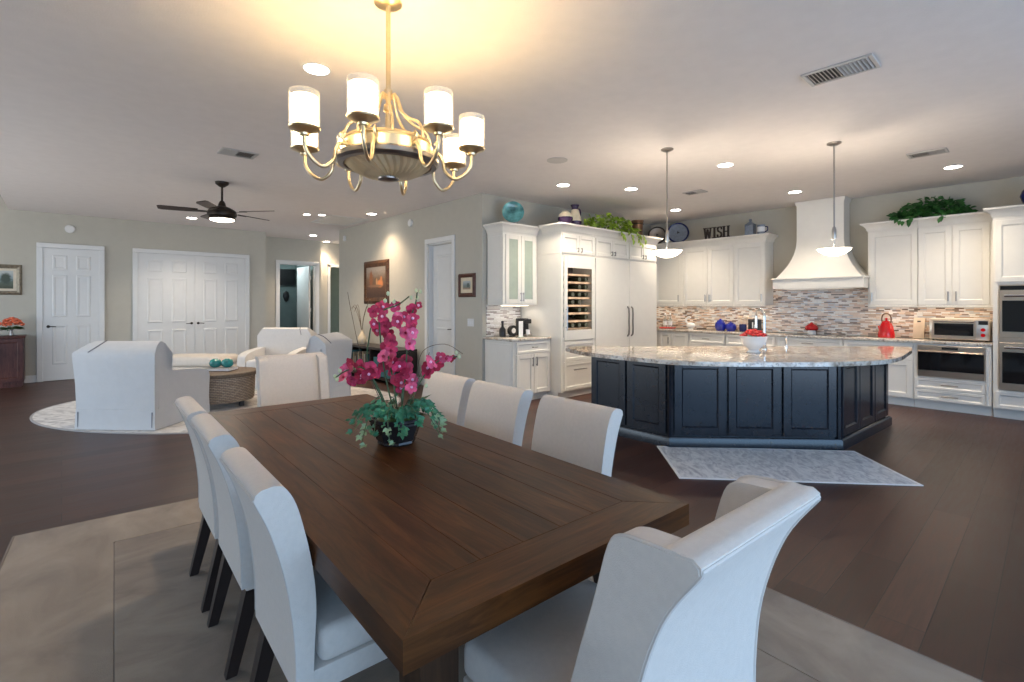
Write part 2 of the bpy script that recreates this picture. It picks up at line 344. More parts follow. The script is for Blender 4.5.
def tag(o, label, cat, group=None):
    o['label'] = label; o['category'] = cat
    if group: o['group'] = group
    return o
def thing(name, label, cat, loc=(0, 0, 0), rz=0, group=None):
    o = bpy.data.objects.new(name, None); o.empty_display_size = .1; COL.objects.link(o)
    o.location = loc; o.rotation_euler = (0, 0, radians(rz))
    return tag(o, label, cat, group)
def dup(root, label, loc, rz, group=None):
    r = root.copy(); COL.objects.link(r); r.location = loc; r.rotation_euler = (0, 0, radians(rz)); r['label'] = label
    if group: r['group'] = group
    for ch in [o for o in COL.objects if o.parent == root]:
        c = ch.copy(); COL.objects.link(c); c.parent = r
        for g in [o for o in COL.objects if o.parent == ch]:
            d = g.copy(); COL.objects.link(d); d.parent = c
    return r
def struct(o): o['kind'] = 'structure'; return o
def spline(pts, n=6):
    P = [Vector(p) for p in pts]; out = []
    for i in range(len(P) - 1):
        p0 = P[max(i - 1, 0)]; p1 = P[i]; p2 = P[i + 1]; p3 = P[min(i + 2, len(P) - 1)]
        for k in range(n):
            t = k / n
            out.append(.5 * ((2 * p1) + (p2 - p0) * t + (2 * p0 - 5 * p1 + 4 * p2 - p3) * t * t + (3 * p1 - p0 - 3 * p2 + p3) * t ** 3))
    out.append(P[-1]); return out
def rect_loft(x0, x1, yf, yb, prof, sides=(1, 1)):
    """mitred moulding: rectangle grown on front and sides by each (offset, z)"""
    return [[(x0 - o * sides[0], yf - o, z), (x1 + o * sides[1], yf - o, z), (x1 + o * sides[1], yb, z), (x0 - o * sides[0], yb, z)] for o, z in prof]

# ------------------------------------------------------------------ room shell
XR, YB, YD, XP = 9.25, 5.79, 12.4, 4.66      # range wall, fridge wall, door wall, painting wall
struct(B().box(-4.2, -3.2, -.1, 9.5, 16, 0).build('floor', M['floor'], smooth=0))
b = B().box(-.69, -3.2, CE, 9.5, 16, CE + .45)
struct(b.build('ceiling', M['ceiling'], smooth=0))
struct(B().box(-4.2, -3.2, 3.42, -.69, 16, 3.53).build('ceiling_raised', M['ceiling'], smooth=0))
def wall(name, boxes, mat=None):
    b = B()
    for q in boxes: b.box(*q)
    return struct(b.build(name, mat or M['wall'], smooth=0))
wall('wall_back', [(-4.2, YD, 0, 3.52, 13.3, 3.42)])
wall('wall_left', [(-4.2, -3.2, 0, -4.05, 4.6, 3.42), (-4.2, 11.4, 0, -4.05, YD, 3.42), (-4.2, 4.6, 2.6, -4.05, 11.4, 3.42)])
wall('wall_right', [(XR, -3.2, 0, XR + .2, YB + .2, CE)])
wall('wall_kitchen', [(XP, YB, 0, XR, YB + .15, CE)])
DY0, DY1, DH = 6.55, 7.26, 2.44
wall('wall_gallery', [(XP, YB + .15, 0, XP + .15, DY0, CE), (XP, DY1, 0, XP + .15, 10.95, CE), (XP, DY0, DH, XP + .15, DY1, CE)])
# hall alcove wall with two openings
HY = 13.2
wall('wall_hall', [(3.52, HY, 0, 4.06, HY + .14, CE), (4.06, HY, 2.44, 4.98, HY + .14, CE), (4.98, HY, 0, 5.12, HY + .14, CE)])
wall('wall_passage', [(5.12, HY + .3, 0, 5.42, HY + .44, CE), (5.42, HY + .3, 2.44, 6.6, HY + .44, CE)])
wall('wall_dark_room', [(3.4, 15.2, 0, 6.8, 15.3, CE), (3.35, HY + .14, 0, 3.45, 15.2, CE), (5.15, HY + .5, 0, 5.25, 15.2, CE)], M['darkroom'])
wall('wall_sage_room', [(5.3, HY + 1.2, 0, 6.8, HY + 1.3, CE)], M['sage'])
wall('wall_rear', [(-4.2, -3.2, 2.75, XR, -3.0, CE), (5.2, -3.2, 0, XR, -3.0, 2.75), (-4.2, -3.2, 0, -3.6, -3.0, 2.75), (.9, -3.2, 0, 1.1, -3.0, 2.75)])
wall('backsplash_range', [(XR - .012, .53, .925, XR - .001, YB - .02, 1.80)], M['mosaic'])
wall('backsplash_bar', [(4.74, YB - .012, .925, 5.44, YB - .001, 1.40)], M['mosaicbar'])
# baseboards
def base(name, x0, y0, x1, y1): struct(B().box(x0, y0, 0, x1, y1, .13, .004, 1).build(name, M['trim'], smooth=0))
base('baseboard_back_left', -4.05, YD - .018, -.335, YD - .001)
base('baseboard_back_middle', .63, YD - .018, 1.03, YD - .001)
base('baseboard_back_right', 3.18, YD - .018, 3.52, YD - .001)
base('baseboard_gallery_far', XP - .018, DY1 + .09, XP - .001, 10.95)
base('baseboard_gallery_near', XP - .018, YB, XP - .001, DY0 - .09)

# doors
def panel_door(b, x0, x1, z0, z1, y, t=.04, rows=((.12, .42), (.48, .80), (.84, .95)), cols=2):
    """moulded six panel leaf, front towards -y"""
    w = x1 - x0; h = z1 - z0
    b.box(x0, y, z0, x1, y + t, z1)
    st = .11 * w / .76 + .01; cw = (w - st * (cols + 1)) / cols
    for a, c in rows:
        for k in range(cols):
            xa = x0 + st + k * (cw + st); za = z0 + a * h; zb = z0 + c * h
            b.loft([[(xa - o, y + d, za - o), (xa + cw + o, y + d, za - o), (xa + cw + o, y + d, zb + o), (xa - o, y + d, zb + o)] for o, d in ((0, 0), (-.012, -.010), (-.03, -.010), (-.05, -.003))], cap=True)
def casing(b, x0, x1, z1, y, w=.085, t=.022):
    for q in ((x0 - w, x0), (x1, x1 + w)): b.box(q[0], y - t, 0, q[1], y, z1 - .0005, .006, 1)
    b.box(x0 - w, y - t, z1, x1 + w, y, z1 + w, .006, 1)
def lever(b, x, y, z, s=1):
    b.lathe([(.026, 0), (.026, .008), (.01, .012), (.01, .04)], (x, y, z), 12, Matrix.Rotation(pi / 2, 3, 'X'))
    b.tube([(x, y - .042, z), (x + s * .05, y - .045, z), (x + s * .105, y - .04, z - .006)], .008, 6)
d = struct(B().box(-.25, YD - .012, .008, .53, YD - .001, 2.44).build('door_1', M['trim'], smooth=0))
b = B(); panel_door(b, -.25, .53, .01, 2.43, YD - .03, .018); b.build('door_leaf', M['trim'], d, 0)
b = B(); casing(b, -.25, .53, 2.44, YD - .001, t=.045); b.build('door_casing', M['trim'], d, 0)
b = B(); lever(b, -.18, YD - .03, 1.0); b.build('door_handle', M['bronze'], d)
d = struct(B().box(1.13, YD - .012, .008, 3.08, YD - .001, 2.44).build('door_2', M['trim'], smooth=0))
for x0, x1, hx, s in ((1.13, 2.104, 2.045, -1), (2.108, 3.08, 2.165, 1)):
    b = B(); panel_door(b, x0, x1, .01, 2.43, YD - .03, .018, ((.07, .36), (.42, .80), (.85, .95))); lf = b.build('door_leaf', M['trim'], d, 0)
    b = B(); lever(b, hx, YD - .03, 1.0, s); b.build('door_handle', M['bronze'], lf)
b = B(); casing(b, 1.13, 3.08, 2.44, YD - .001, t=.045); b.build('door_casing', M['trim'], d, 0)
# gallery wall door (front faces -x)
d = bpy.data.objects.new('door_3', None); COL.objects.link(d); d.location = (XP, DY1, 0); d.rotation_euler = (0, 0, -pi / 2); struct(d)
w3 = DY1 - DY0
b = B(); panel_door(b, .025, w3 - .025, .01, DH - .03, .085, .04, ((.07, .42), (.47, .93)), 1); lf = b.build('door_leaf', M['trim'], d, 0)
b = B(); lever(b, w3 - .09, .085, 1.0, -1); b.build('door_handle', M['bronze'], lf)
b = B(); casing(b, 0, w3, DH, -.001); b.box(.001, 0, 0, .024, .15, DH - .001); b.box(w3 - .024, 0, 0, w3 - .001, .15, DH - .001); b.box(.001, 0, DH - .024, w3 - .001, .15, DH - .001); b.build('door_casing', M['trim'], d, 0)
# hall openings
d = bpy.data.objects.new('door_4', None); COL.objects.link(d); d.location = (4.06, HY, 0); struct(d)
b = B(); casing(b, .001, .919, 2.43, -.001); b.box(.001, 0, 0, .02, .14, 2.43); b.box(.90, 0, 0, .919, .14, 2.43); b.box(.001, 0, 2.415, .919, .14, 2.439); b.build('door_casing', M['trim'], d, 0)
b = B(); b.box(.80, .16, .01, .84, 1.05, 2.41); lf = b.build('door_leaf', M['trim'], d, 0)
for z in (.35, 1.25, 2.1): B().box(.842, .145, z - .05, .856, .165, z + .05, .003, 1).build('hinge', M['chrome'], lf)
d = bpy.data.objects.new('door_5', None); COL.objects.link(d); d.location = (5.42, HY + .3, 0); struct(d)
b = B(); b.box(-.01, -.02, 0, .07, -.001, 2.50, .004, 1); b.box(-.01, -.02, 2.42, 1.0, -.001, 2.50, .004, 1); b.box(.001, 0, 0, .02, .14, 2.43); b.build('door_casing', M['trim'], d, 0)
b = B(); b.box(4.4, 15.12, 1.95, 5.1, 15.19, 2.42, .01, 2); tag(b.build('wall_box', M['black'], None), 'dark box hung high inside the unlit room behind the hall doorway', 'box')
b = B(); b.lathe([(.001, -.16), (.05, -.12), (.09, 0), (.07, .12), (.001, .17)], (4.86, 15.16, 1.62), 16, None, 1, .35); tag(b.build('wall_mask', M['black'], None), 'dark oval ornament on the far wall of the unlit room', 'ornament')

# ------------------------------------------------------------------ cabinetry
def pull(b, x, y, z, l=.13, vert=True):
    h = l / 2
    e = (lambda t: (x, y - .028, z + t)) if vert else (lambda t: (x + t, y - .028, z))
    f = (lambda t: (x, y, z + t)) if vert else (lambda t: (x + t, y, z))
    b.tube([e(-h), e(0), e(h)], .009, 6)
    for t in (-h * .75, h * .75): b.tube([f(t), e(t)], .006, 6)
def shaker(x0, x1, z0, z1, y=0, t=.02, rail=.06, parent=None, name='door', mat=None, glass=None):
    b = B(); m = mat or M['cab']
    for q in ((x0, z0, x0 + rail, z1), (x1 - rail, z0, x1, z1), (x0 + rail, z0, x1 - rail, z0 + rail), (x0 + rail, z1 - rail, x1 - rail, z1)):
        b.box(q[0], y - t, q[1], q[2], y - .001, q[3], .002, 1)
    if not glass: 
        b.box(x0 + rail, y - t * .42, z0 + rail, x1 - rail, y - .001, z1 - rail)
        b.loft([[(x0 + rail - o, y - dd, z0 + rail - o), (x1 - rail + o, y - dd, z0 + rail - o), (x1 - rail + o, y - dd, z1 - rail + o), (x0 + rail - o, y - dd, z1 - rail + o)] for o, dd in ((.001, t * .92), (-.012, t * .43))], cap=False)
    o = b.build(name, m, parent, 0)
    if glass:
        B().box(x0 + rail, y - t * .6, z0 + rail, x1 - rail, y - t * .3, z1 - rail).build('pane', glass, o, 0)
    return o
def add_pull(par, x, z, l=.13, vert=True, y=-.02):
    b = B(); pull(b, x, y, z, l, vert); return b.build('handle', M['nickel'], par)
def cabinet(name, label, cat, loc, rz, w, d, z0, z1, group=None, toe=0):
    t = thing(name, label, cat, loc, rz, group)
    B().box(0, 0, z0, w, d, z1, .002, 1).build('body', M['cab'], t, 0)
    if toe: B().box(.001, .07, 0, w - .001, d, z0 - .001).build('toe_kick', M['cab'], t, 0)
    return t
def crown(t, w, d, z, sides=(1, 1), h=.13, o=.085, ret=None):
    pr = [(.002, z), (.006, z + .018), (.014, z + .022), (.022, z + .05), (.045, z + .085), (o - .012, z + h - .028), (o, z + h - .022), (o, z + h)]
    b = B()
    if ret:
        b.loft(rect_loft(0, w, 0, ret, pr, sides)); b.box(0, ret - .01, z, w, d, z + h)
    else: b.loft(rect_loft(0, w, 0, d, pr, sides))
    b.build('crown_moulding', M['cab'], t, 30)

XF = 8.62                                     # front of the range wall base units
def rbase(name, label, ya, yb, cat='cabinet'): # ya > yb, left to right as seen
    return cabinet(name, label, cat, (XF, ya, 0), -90, ya - yb - .003, XR - XF - .014, .115, .882, 'base cabinets under the range wall worktop', 1), ya - yb - .003
# corner
t, w = rbase('base_cabinet', 'white corner base cabinet beside the panelled refrigerator, under the range worktop', 5.765, 4.58)
dd = shaker(w - .62, w - .36, .13, .87, parent=t); add_pull(dd, w - .41, .72)
dd = shaker(w - .35, w - .01, .13, .87, parent=t)
t, w = rbase('base_cabinet', 'white base cabinet with drawer over two doors below the cobalt blue jars', 4.58, 3.90)
dr = shaker(.01, w - .01, .70, .87, parent=t, name='drawer', rail=.035); add_pull(dr, w / 2, .785, .14, False)
for a, c, h in ((.01, w / 2 - .002, w / 2 - .04), (w / 2 + .002, w - .01, w - .06)):
    dd = shaker(a, c, .13, .69, parent=t); add_pull(dd, h, .60)
t, w = rbase('base_cabinet', 'white base cabinet of two doors behind the bowl of red flowers', 3.90, 3.07)
dr = shaker(.01, w - .01, .70, .87, parent=t, name='drawer', rail=.035); add_pull(dr, w / 2, .785, .14, False)
for a, c, h in ((.01, w / 2 - .002, w / 2 - .04), (w / 2 + .002, w - .01, w / 2 + .04)):
    dd = shaker(a, c, .13, .69, parent=t); add_pull(dd, h, .60)
t, w = rbase('base_cabinet', 'white three drawer base unit below the cooktop and hood', 3.07, 2.13)
for a, c in ((.13, .40), (.41, .68), (.69, .87)):
    dr = shaker(.01, w - .01, a, c, parent=t, name='drawer', rail=.035); add_pull(dr, w / 2, (a + c) / 2 + .02, .16, False)
t, w = rbase('base_cabinet', 'white base cabinet below the red kettle, left of the microwave drawer', 2.13, 1.31)
dr = shaker(.01, w - .01, .64, .87, parent=t, name='drawer', rail=.04); add_pull(dr, w / 2, .76, .16, False)
for a, c, h in ((.01, w / 2 - .002, w / 2 - .04), (w / 2 + .002, w - .01, w / 2 + .04)):
    dd = shaker(a, c, .13, .63, parent=t); add_pull(dd, h, .54)
t, w = rbase('base_cabinet', 'white base unit holding the microwave drawer above two drawers', 1.31, .535)
for a, c in ((.13, .265), (.275, .42)):
    dr = shaker(.01, w - .06, a, c, parent=t, name='drawer', rail=.03); add_pull(dr, w / 2 - .01, (a + c) / 2, .17, False)
shaker(w - .055, w - .005, .13, .87, parent=t, name='filler_panel', rail=.012)
t = thing('microwave_drawer', 'stainless microwave drawer with black glass front below the toaster oven', 'microwave', (XF - .002, 1.31 - .045, 0), -90)
B().box(0, -.03, .445, .66, -.001, .865, .004, 1).build('surround', M['steel'], t, 0)
B().box(.004, -.036, .53, .656, -.031, .775, .002, 1).build('glass_front', M['blackglass'], t, 0)
B().box(.25, -.034, .815, .41, -.031, .845).build('control_strip', M['black'], t, 0)
B().box(.004, -.05, .775, .656, -.031, .79, .004, 1).build('grip', M['steel'], t, 0)
# worktop
t = thing('worktop', 'long polished granite worktop running along the mosaic backsplash', 'worktop', (0, 0, 0))
b = B(); b.box(XF - .035, .536, .884, XR - .014, YB - .02, .922, .006, 2); b.build('slab', M['granite'], t, 30)
# wall cabinets
XU = 8.88; STRIPS = []
def upper(label, ya, yb, cr=(0, 0), g='wall cabinets beside the range hood'):
    w = ya - yb - .003
    t = cabinet('wall_cabinet', label, 'cabinet', (XU, ya, 0), -90, w, XR - XU - .014, 1.395, 2.48, g)
    crown(t, w, XR - XU - .014, 2.481, cr)
    B().box(.002, -.018, 1.37, w - .002, .002, 1.394, .003, 1).build('light_rail', M['cab'], t, 0)
    B().box(.06, .10, 1.383, w - .06, .14, 1.394, .002, 1).build('light_strip', M['striplight'], t, 0)
    STRIPS.append((XU + .12, (ya + yb) / 2, w * .8, 0))
    return t, w
def updoors(t, cuts, pulls):
    for (a, c), h in zip(cuts, pulls):
        dd = shaker(a + .003, c - .003, 1.405, 2.465, parent=t, rail=.065)
        if h is not None: add_pull(dd, h, 1.52)
t, w = upper('white corner wall cabinet with single door beside the tall refrigerator', YB - .03, 4.835)
updoors(t, ((w - .62, w),), (w - .09,)); 
t, w = upper('white two door wall cabinet under the WISH letters', 4.835, 3.862)
updoors(t, ((0, w / 2), (w / 2, w)), (w / 2 - .04, w / 2 + .04))
t, w = upper('white single door wall cabinet directly left of the range hood', 3.862, 3.335, (0, 1))
updoors(t, ((0, w - .005),), (w - .05,))
t, w = upper('white single door wall cabinet right of the hood, above the red kettle', 1.885, 1.30, (1, 0))
updoors(t, ((.02, w),), (.055,))
t, w = upper('white two door wall cabinet above the toaster oven', 1.30, .535)
updoors(t, ((0, .36), (.36, .725)), (.36 - .04, .36 + .04))
# tall oven housing
XT = 8.59
t = thing('tall_oven_cabinet', 'tall white cabinet at the right edge housing two wall ovens', 'cabinet', (XT, .53, 0), -90)
wt = .86; b = B(); dt = XR - XT - .014
for q in ((0, 0, .115, .05, dt, 2.48), (wt - .05, 0, .115, wt, dt, 2.48), (.05, 0, .115, wt - .05, dt, .355), (.05, 0, 1.655, wt - .05, dt, 2.48), (.05, dt - .03, .355, wt - .05, dt, 1.655)): b.box(*q)
b.build('body', M['cab'], t, 0)
B().box(.001, .07, 0, wt - .001, dt, .114).build('toe_kick', M['cab'], t, 0)
crown(t, wt, dt, 2.481, (1, 1), ret=.18)
for a, c, h in ((.02, wt / 2 - .002, wt / 2 - .05), (wt / 2 + .002, wt - .02, wt / 2 + .05)):
    dd = shaker(a, c, 1.69, 2.45, parent=t); add_pull(dd, h, 1.80)
dr = shaker(.02, wt - .02, .13, .335, parent=t, name='drawer', rail=.04); add_pull(dr, wt / 2, .235, .16, False)
t = thing('double_wall_oven', 'stainless double wall oven with black glass doors at the right edge', 'oven', (XT, .53 - .055, 0), -90)
wo = .75
B().box(0, -.012, .36, wo, .5, 1.65, .003, 1).build('body', M['steel'], t, 0)
B().box(.01, -.02, 1.59, wo - .01, -.013, 1.64).build('control_panel', M['blackglass'], t, 0)
for z0 in (1.005, .375):
    z1 = z0 + .57
    dd = B().box(.005, -.04, z0, wo - .005, -.013, z1, .004, 1).build('oven_door', M['steel'], t, 0)
    B().box(.03, -.046, z0 + .075, wo - .03, -.041, z1 - .115, .002, 1).build('glass_panel', M['blackglass'], dd, 0)
    b = B(); b.tube([(.05, -.085, z1 - .055), (wo - .05, -.085, z1 - .055)], .017, 10)
    for x in (.07, wo - .07): b.tube([(x, -.04, z1 - .055), (x, -.085, z1 - .055)], .009, 8)
    b.build('handle', M['chrome'], dd)
# range hood
t = thing('range_hood', 'large white flared range hood with square chimney over the cooktop', 'range hood', (0, 0, 0))
y0, y1, xf = 1.875, 3.12, 8.60
b = B(); rg = []
Yc0, Yc1, Xc = 2.20, 2.86, 8.91
def rect(xa, ya, yb, z): return [(xa, ya, z), (xa, yb, z), (XR - .014, yb, z), (XR - .014, ya, z)]
for k in range(13):
    s = k / 12; f = (1 - s) ** 2.1
    rg.append(rect(Xc + (xf + .03 - Xc) * f, Yc0 + (y0 + .035 - Yc0) * f, Yc1 + (y1 - .035 - Yc1) * f, 1.83 + s * .64))
rg.append(rect(Xc, Yc0, Yc1, CE - .08)); rg.append(rect(Xc - .015, Yc0 - .015, Yc1 + .015, CE - .05)); rg.append(rect(Xc - .025, Yc0 - .025, Yc1 + .025, CE - .006))
b.loft(rg); b.build('chimney', M['cab'], t, 30)
B().box(xf, y0, 1.655, XR - .014, y1, 1.80, .004, 1).build('canopy_band', M['cab'], t, 0)
B().box(xf - .02, y0 - .02, 1.801, XR - .014, y1 + .02, 1.829, .006, 2).build('ledge', M['cab'], t, 0)
B().box(xf + .1, y0 + .15, 1.645, XR - .08, y1 - .15, 1.654).build('filter', M['steel'], t, 0)
t = thing('cooktop', 'thin black glass cooktop on the worktop under the hood', 'cooktop', (8.87, 2.5, .923))
B().box(-.22, -.44, 0, .22, .44, .005, .001, 1).build('glass_plate', M['blackglass'], t, 0)
for x_, y_ in ((-.1, -.28), (.1, -.28), (-.1, .28), (.1, .28), (0, 0)): B().ring(.07, .0015, (x_, y_, .0055), 28, 6).build('burner_ring', M['pewter'], t)

# wine column and refrigerator
YU, X0 = 4.92, 5.455
t = thing('wine_refrigerator', 'white panelled tall wine refrigerator with tinted glass window and bottles', 'refrigerator', (X0, YU, 0))
b = B(); DU = YB - YU - .016
wv = .785
for q in ((0, 0, .1, .05, DU, 2.165), (wv - .03, 0, .1, wv, DU, 2.165), (.05, 0, .1, wv - .03, DU, .86), (.05, 0, 2.10, wv - .03, DU, 2.165), (.05, .5, .86, wv - .03, DU, 2.10)): b.box(*q)
b.build('body', M['cab'], t, 0)
B().box(0, .06, 0, wv, DU, .099).build('toe_kick', M['cab'], t, 0)
dd = B()
for q in ((.055, .87, .125, 2.135), (.70, .87, wv - .02, 2.135), (.125, .87, .70, 1.02), (.125, 1.96, .70, 2.135)): dd.box(q[0], -.022, q[1], q[2], -.001, q[3], .002, 1)
dd = dd.build('glass_door', M['cab'], t, 0)
B().box(.125, -.016, 1.02, .70, -.008, 1.96).build('pane', M['tint'], dd, 0)
B().box(.05, .42, .87, .755, .49, 2.10).build('interior', M['cave'], t, 0)
b = B(); pull(b, .085, -.022, 1.2, .36); b.build('handle', M['nickel'], dd)
for k in range(8):
    z = 1.02 + k * .118
    B().box(.06, .02, z, .75, .41, z + .028).build('bottle_shelf', M['screen'], t, 0)
for z0, z1 in ((.125, .545), (.555, .85)):
    dr = shaker(.055, wv - .02, z0, z1, parent=t, name='drawer', rail=.05); add_pull(dr, wv / 2, z1 - .12, .30, False)
rnd = random.Random(3)
for k in range(7):
    for j in range(4):
        if rnd.random() < .25: continue
        z = 1.02 + k * .118 + .028 + .041; x = X0 + .15 + j * .16
        o = B(); o.lathe([(.001, .0), (.036, .003), (.038, .02), (.038, .2), (.014, .27), (.014, .34), (.001, .345)], (x, YU + .035, z), 12, Matrix.Rotation(-pi / 2, 3, 'X'))
        tag(o.build('wine_bottle', M['bottle']), 'dark wine bottle lying on a wooden shelf inside the wine refrigerator', 'bottle', 'bottles in the wine refrigerator')
t = thing('panelled_refrigerator', 'wide white panelled refrigerator with two long centre handles', 'refrigerator', (X0 + wv + .002, YU, 0))
wf = 1.80
B().box(0, 0, .1, wf, DU, 2.165, .002, 1).build('body', M['cab'], t, 0)
B().box(0, .06, 0, wf, DU, .099).build('toe_kick', M['cab'], t, 0)
sx = .92
for a, c, h in ((.01, sx - .002, sx - .055), (sx + .002, wf - .02, sx + .055)):
    dd = B().box(a, -.022, .12, c, -.001, 2.14, .003, 1).build('door', M['cab'], t, 0); b = B()
    b.tube([(h, -.022, .87), (h, -.055, .90), (h, -.062, 1.0), (h, -.058, 1.12), (h, -.062, 1.24), (h, -.055, 1.34), (h, -.022, 1.37)], .014, 8); b.build('handle', M['nickel'], dd)
for i, (xa, xb, lab) in enumerate(((0, .785, 'white shallow top cupboard above the wine refrigerator'), (.787, 1.70, 'white shallow top cupboard above the left refrigerator door'), (1.702, 2.587, 'white shallow top cupboard above the right refrigerator door'))):
    w = xb - xa; t = cabinet('top_cupboard', lab, 'cabinet', (X0 + xa, YU, 0), 0, w, DU, 2.167, 2.48, 'cupboards over the refrigerators')
    for a, c, h in ((.02, w / 2 - .002, w / 2 - .04), (w / 2 + .002, w - .02, w / 2 + .04)):
        dd = shaker(a, c, 2.18, 2.46, parent=t, rail=.05); add_pull(dd, h, 2.235, .07)
    crown(t, w, DU, 2.481, (1 if i == 0 else 0, 1 if i == 2 else 0), ret=.38)
# bar
YBAR = 5.14
t = cabinet('bar_base_cabinet', 'white bar base cabinet left of the wine refrigerator', 'cabinet', (4.70, YBAR, 0), 0, .752, YB - YBAR - .016, .1, .882, None, 1)
w = .752
dr = shaker(.05, w - .01, .70, .87, parent=t, name='drawer', rail=.035); add_pull(dr, w / 2 + .02, .79, .1, False)
for a, c, h in ((.05, w / 2 + .018, w / 2 - .02), (w / 2 + .022, w - .01, w / 2 + .06)):
    dd = shaker(a, c, .115, .69, parent=t); add_pull(dd, h, .58)
B().box(-.012, .04, .14, -.001, YB - YBAR - .06, .84, .004, 1).build('side_panel', M['cab'], t, 0)
t = thing('bar_worktop', 'short granite worktop on the bar cabinet', 'worktop'); B().box(4.675, YBAR - .03, .884, 5.452, YB - .016, .922, .006, 2).build('slab', M['granite'], t, 30)
YW = 5.42
t = cabinet('bar_wall_cabinet', 'white wall cabinet with two frosted glass doors above the bar', 'cabinet', (4.75, YW, 0), 0, .70, YB - YW - .016, 1.395, 2.46)
for a, c, h in ((.045, .352, .33), (.358, .66, .38)):
    dd = shaker(a, c, 1.42, 2.44, parent=t, rail=.065, glass=M['frost']); add_pull(dd, h, 1.52)
B().box(-.010, .03, 1.44, -.001, YB - YW - .05, 2.42, .003, 1).build('side_panel', M['cab'], t, 0)
crown(t, .70, YB - YW - .016, 2.461, (1, 0), h=.14)
B().box(.08, .10, 1.383, .62, .14, 1.394, .002, 1).build('light_strip', M['striplight'], t, 0); STRIPS.append((4.75 + .35, YW + .12, .5, 1))
# ------------------------------------------------------------------ island
t = thing('kitchen_island', 'dark navy angled kitchen island with framed panels and granite top', 'kitchen island')
c1, c2, rb, lb = (4.45, 2.574), (5.60, 1.40), (7.16, 1.31), (4.45, 3.60)
poly = [c1, c2, rb, lb]
def inset(P, o):
    n = len(P); out = []
    for i in range(n):
        a, p, q = Vector(P[i - 1]), Vector(P[i]), Vector(P[(i + 1) % n])
        d1 = (p - a).normalized(); d2 = (q - p).normalized()
        n1 = Vector((-d1.y, d1.x)); n2 = Vector((-d2.y, d2.x)); m = (n1 + n2); m /= m.dot(n1)
        out.append(tuple(p + m * o))
    return out
B().prism(inset(poly, .021), .0, .874, 'xy').build('body', M['island'], t, 0)
def face(A, Bp, n, edge=.035):
    a = Vector(A); b_ = Vector(Bp); ln = (b_ - a).length; ang = math.atan2(b_.y - a.y, b_.x - a.x)
    dx = (b_ - a).normalized(); nin = Vector((-dx.y, dx.x))
    cw = (ln - 2 * edge) / n
    for k in range(n):
        o = shaker(edge + k * cw + .012, edge + (k + 1) * cw - .012, .125, .858, 0, .021, .075, t, 'panel', M['island'])
        o.location = (a.x + nin.x * .021, a.y + nin.y * .021, 0); o.rotation_euler = (0, 0, ang)
face(c1, c2, 3); face(lb, c1, 2); face(c2, rb, 3)
b = B(); b.loft([[(x, y, z) for x, y in inset(poly, o)] for o, z in ((-.014, .0), (-.014, .085), (-.004, .105), (.004, .11), (.02, .11))], cap=False); b.build('base_moulding', M['island'], t, 30)
b = B()
for p in (c1, c2):                           # corner posts
    q = Vector(p); cc = Vector((5.6, 2.6)); dq = (cc - q).normalized() * .022; b = B(); b.lathe([(.03, .11), (.03, .872)], (q.x + dq.x, q.y + dq.y, 0), 8); b.build('corner_post', M['island'], t, 30)
out = spline([(p[0], p[1], 0) for p in [(4.19, 3.624), (4.046, 3.273), (4.018, 2.826), (4.035, 2.44), (4.09, 2.22), (4.27, 1.95), (4.588, 1.628), (5.043, 1.26), (5.50, 1.05), (5.919, 1.0), (6.432, 1.03), (6.978, 1.075), (7.22, 1.12)]], 5)
out = [(p.x, p.y) for p in out] + [(7.30, 1.20), (7.30, 1.33), (4.56, 3.81), (4.43, 3.86), (4.28, 3.79)]
B().prism(out, .876, .915, 'xy', .008, 2).build('countertop', M['granite'], t, 30)
t = thing('gooseneck_faucet', 'tall chrome gooseneck faucet standing behind the flower bowl', 'faucet', (5.75, 2.17, .916), 55)
B().lathe([(.001, 0), (.03, 0), (.03, .012), (.018, .03), (.016, .09)]).build('base', M['chrome'], t)
pts = [(0, 0, .03), (0, 0, .36)] + [(.075 - .075 * cos(a), 0, .36 + .085 * sin(a)) for a in [k * pi / 9 for k in range(1, 9)]] + [(.15, 0, .36), (.15, 0, .24)]
B().tube(pts, [.013] * 10 + [.014, .017], 10).build('spout', M['chrome'], t)
B().tube([(.018, -.01, .055), (.06, -.03, .065), (.11, -.05, .09)], [.009, .007, .006], 8).build('lever', M['chrome'], t)
t = thing('soap_dispenser', 'slim chrome dispenser post at the back of the island top, right of the faucet', 'soap dispenser', (6.20, 2.10, .916))
B().lathe([(.001, 0), (.02, 0), (.02, .01), (.009, .02), (.008, .09), (.012, .095), (.012, .11)]).build('base', M['chrome'], t)
B().tube([(0, 0, .11), (0, 0, .125), (-.03, -.02, .13), (-.06, -.04, .122)], .006, 8).build('spout', M['chrome'], t)
t = thing('flower_bowl', 'white footed bowl heaped with red blossoms on the island', 'bowl', (5.33, 2.12, .916))
B().lathe([(.001, 0), (.062, 0), (.066, .008), (.048, .022), (.055, .036), (.09, .065), (.118, .11), (.130, .155), (.142, .165), (.142, .172), (.126, .168), (.11, .12), (.001, .10)], seg=32).build('bowl', M['white'], t)
b = B(); rnd = random.Random(11)
for k in range(70):
    a = rnd.random() * 2 * pi; r = .118 * math.sqrt(rnd.random()); z = .172 + .05 * (1 - (r / .12) ** 2) + rnd.uniform(-.008, .012)
    b.ball((r * cos(a), r * sin(a), z), .021, (1, 1, .75), 1)
o = b.build('blossoms', M['redflower'], t); o['kind'] = 'stuff'
B().lathe([(.10, .12), (.122, .164), (.10, .168), (.001, .170)], seg=24).build('bed', M['leafdeep'], t)

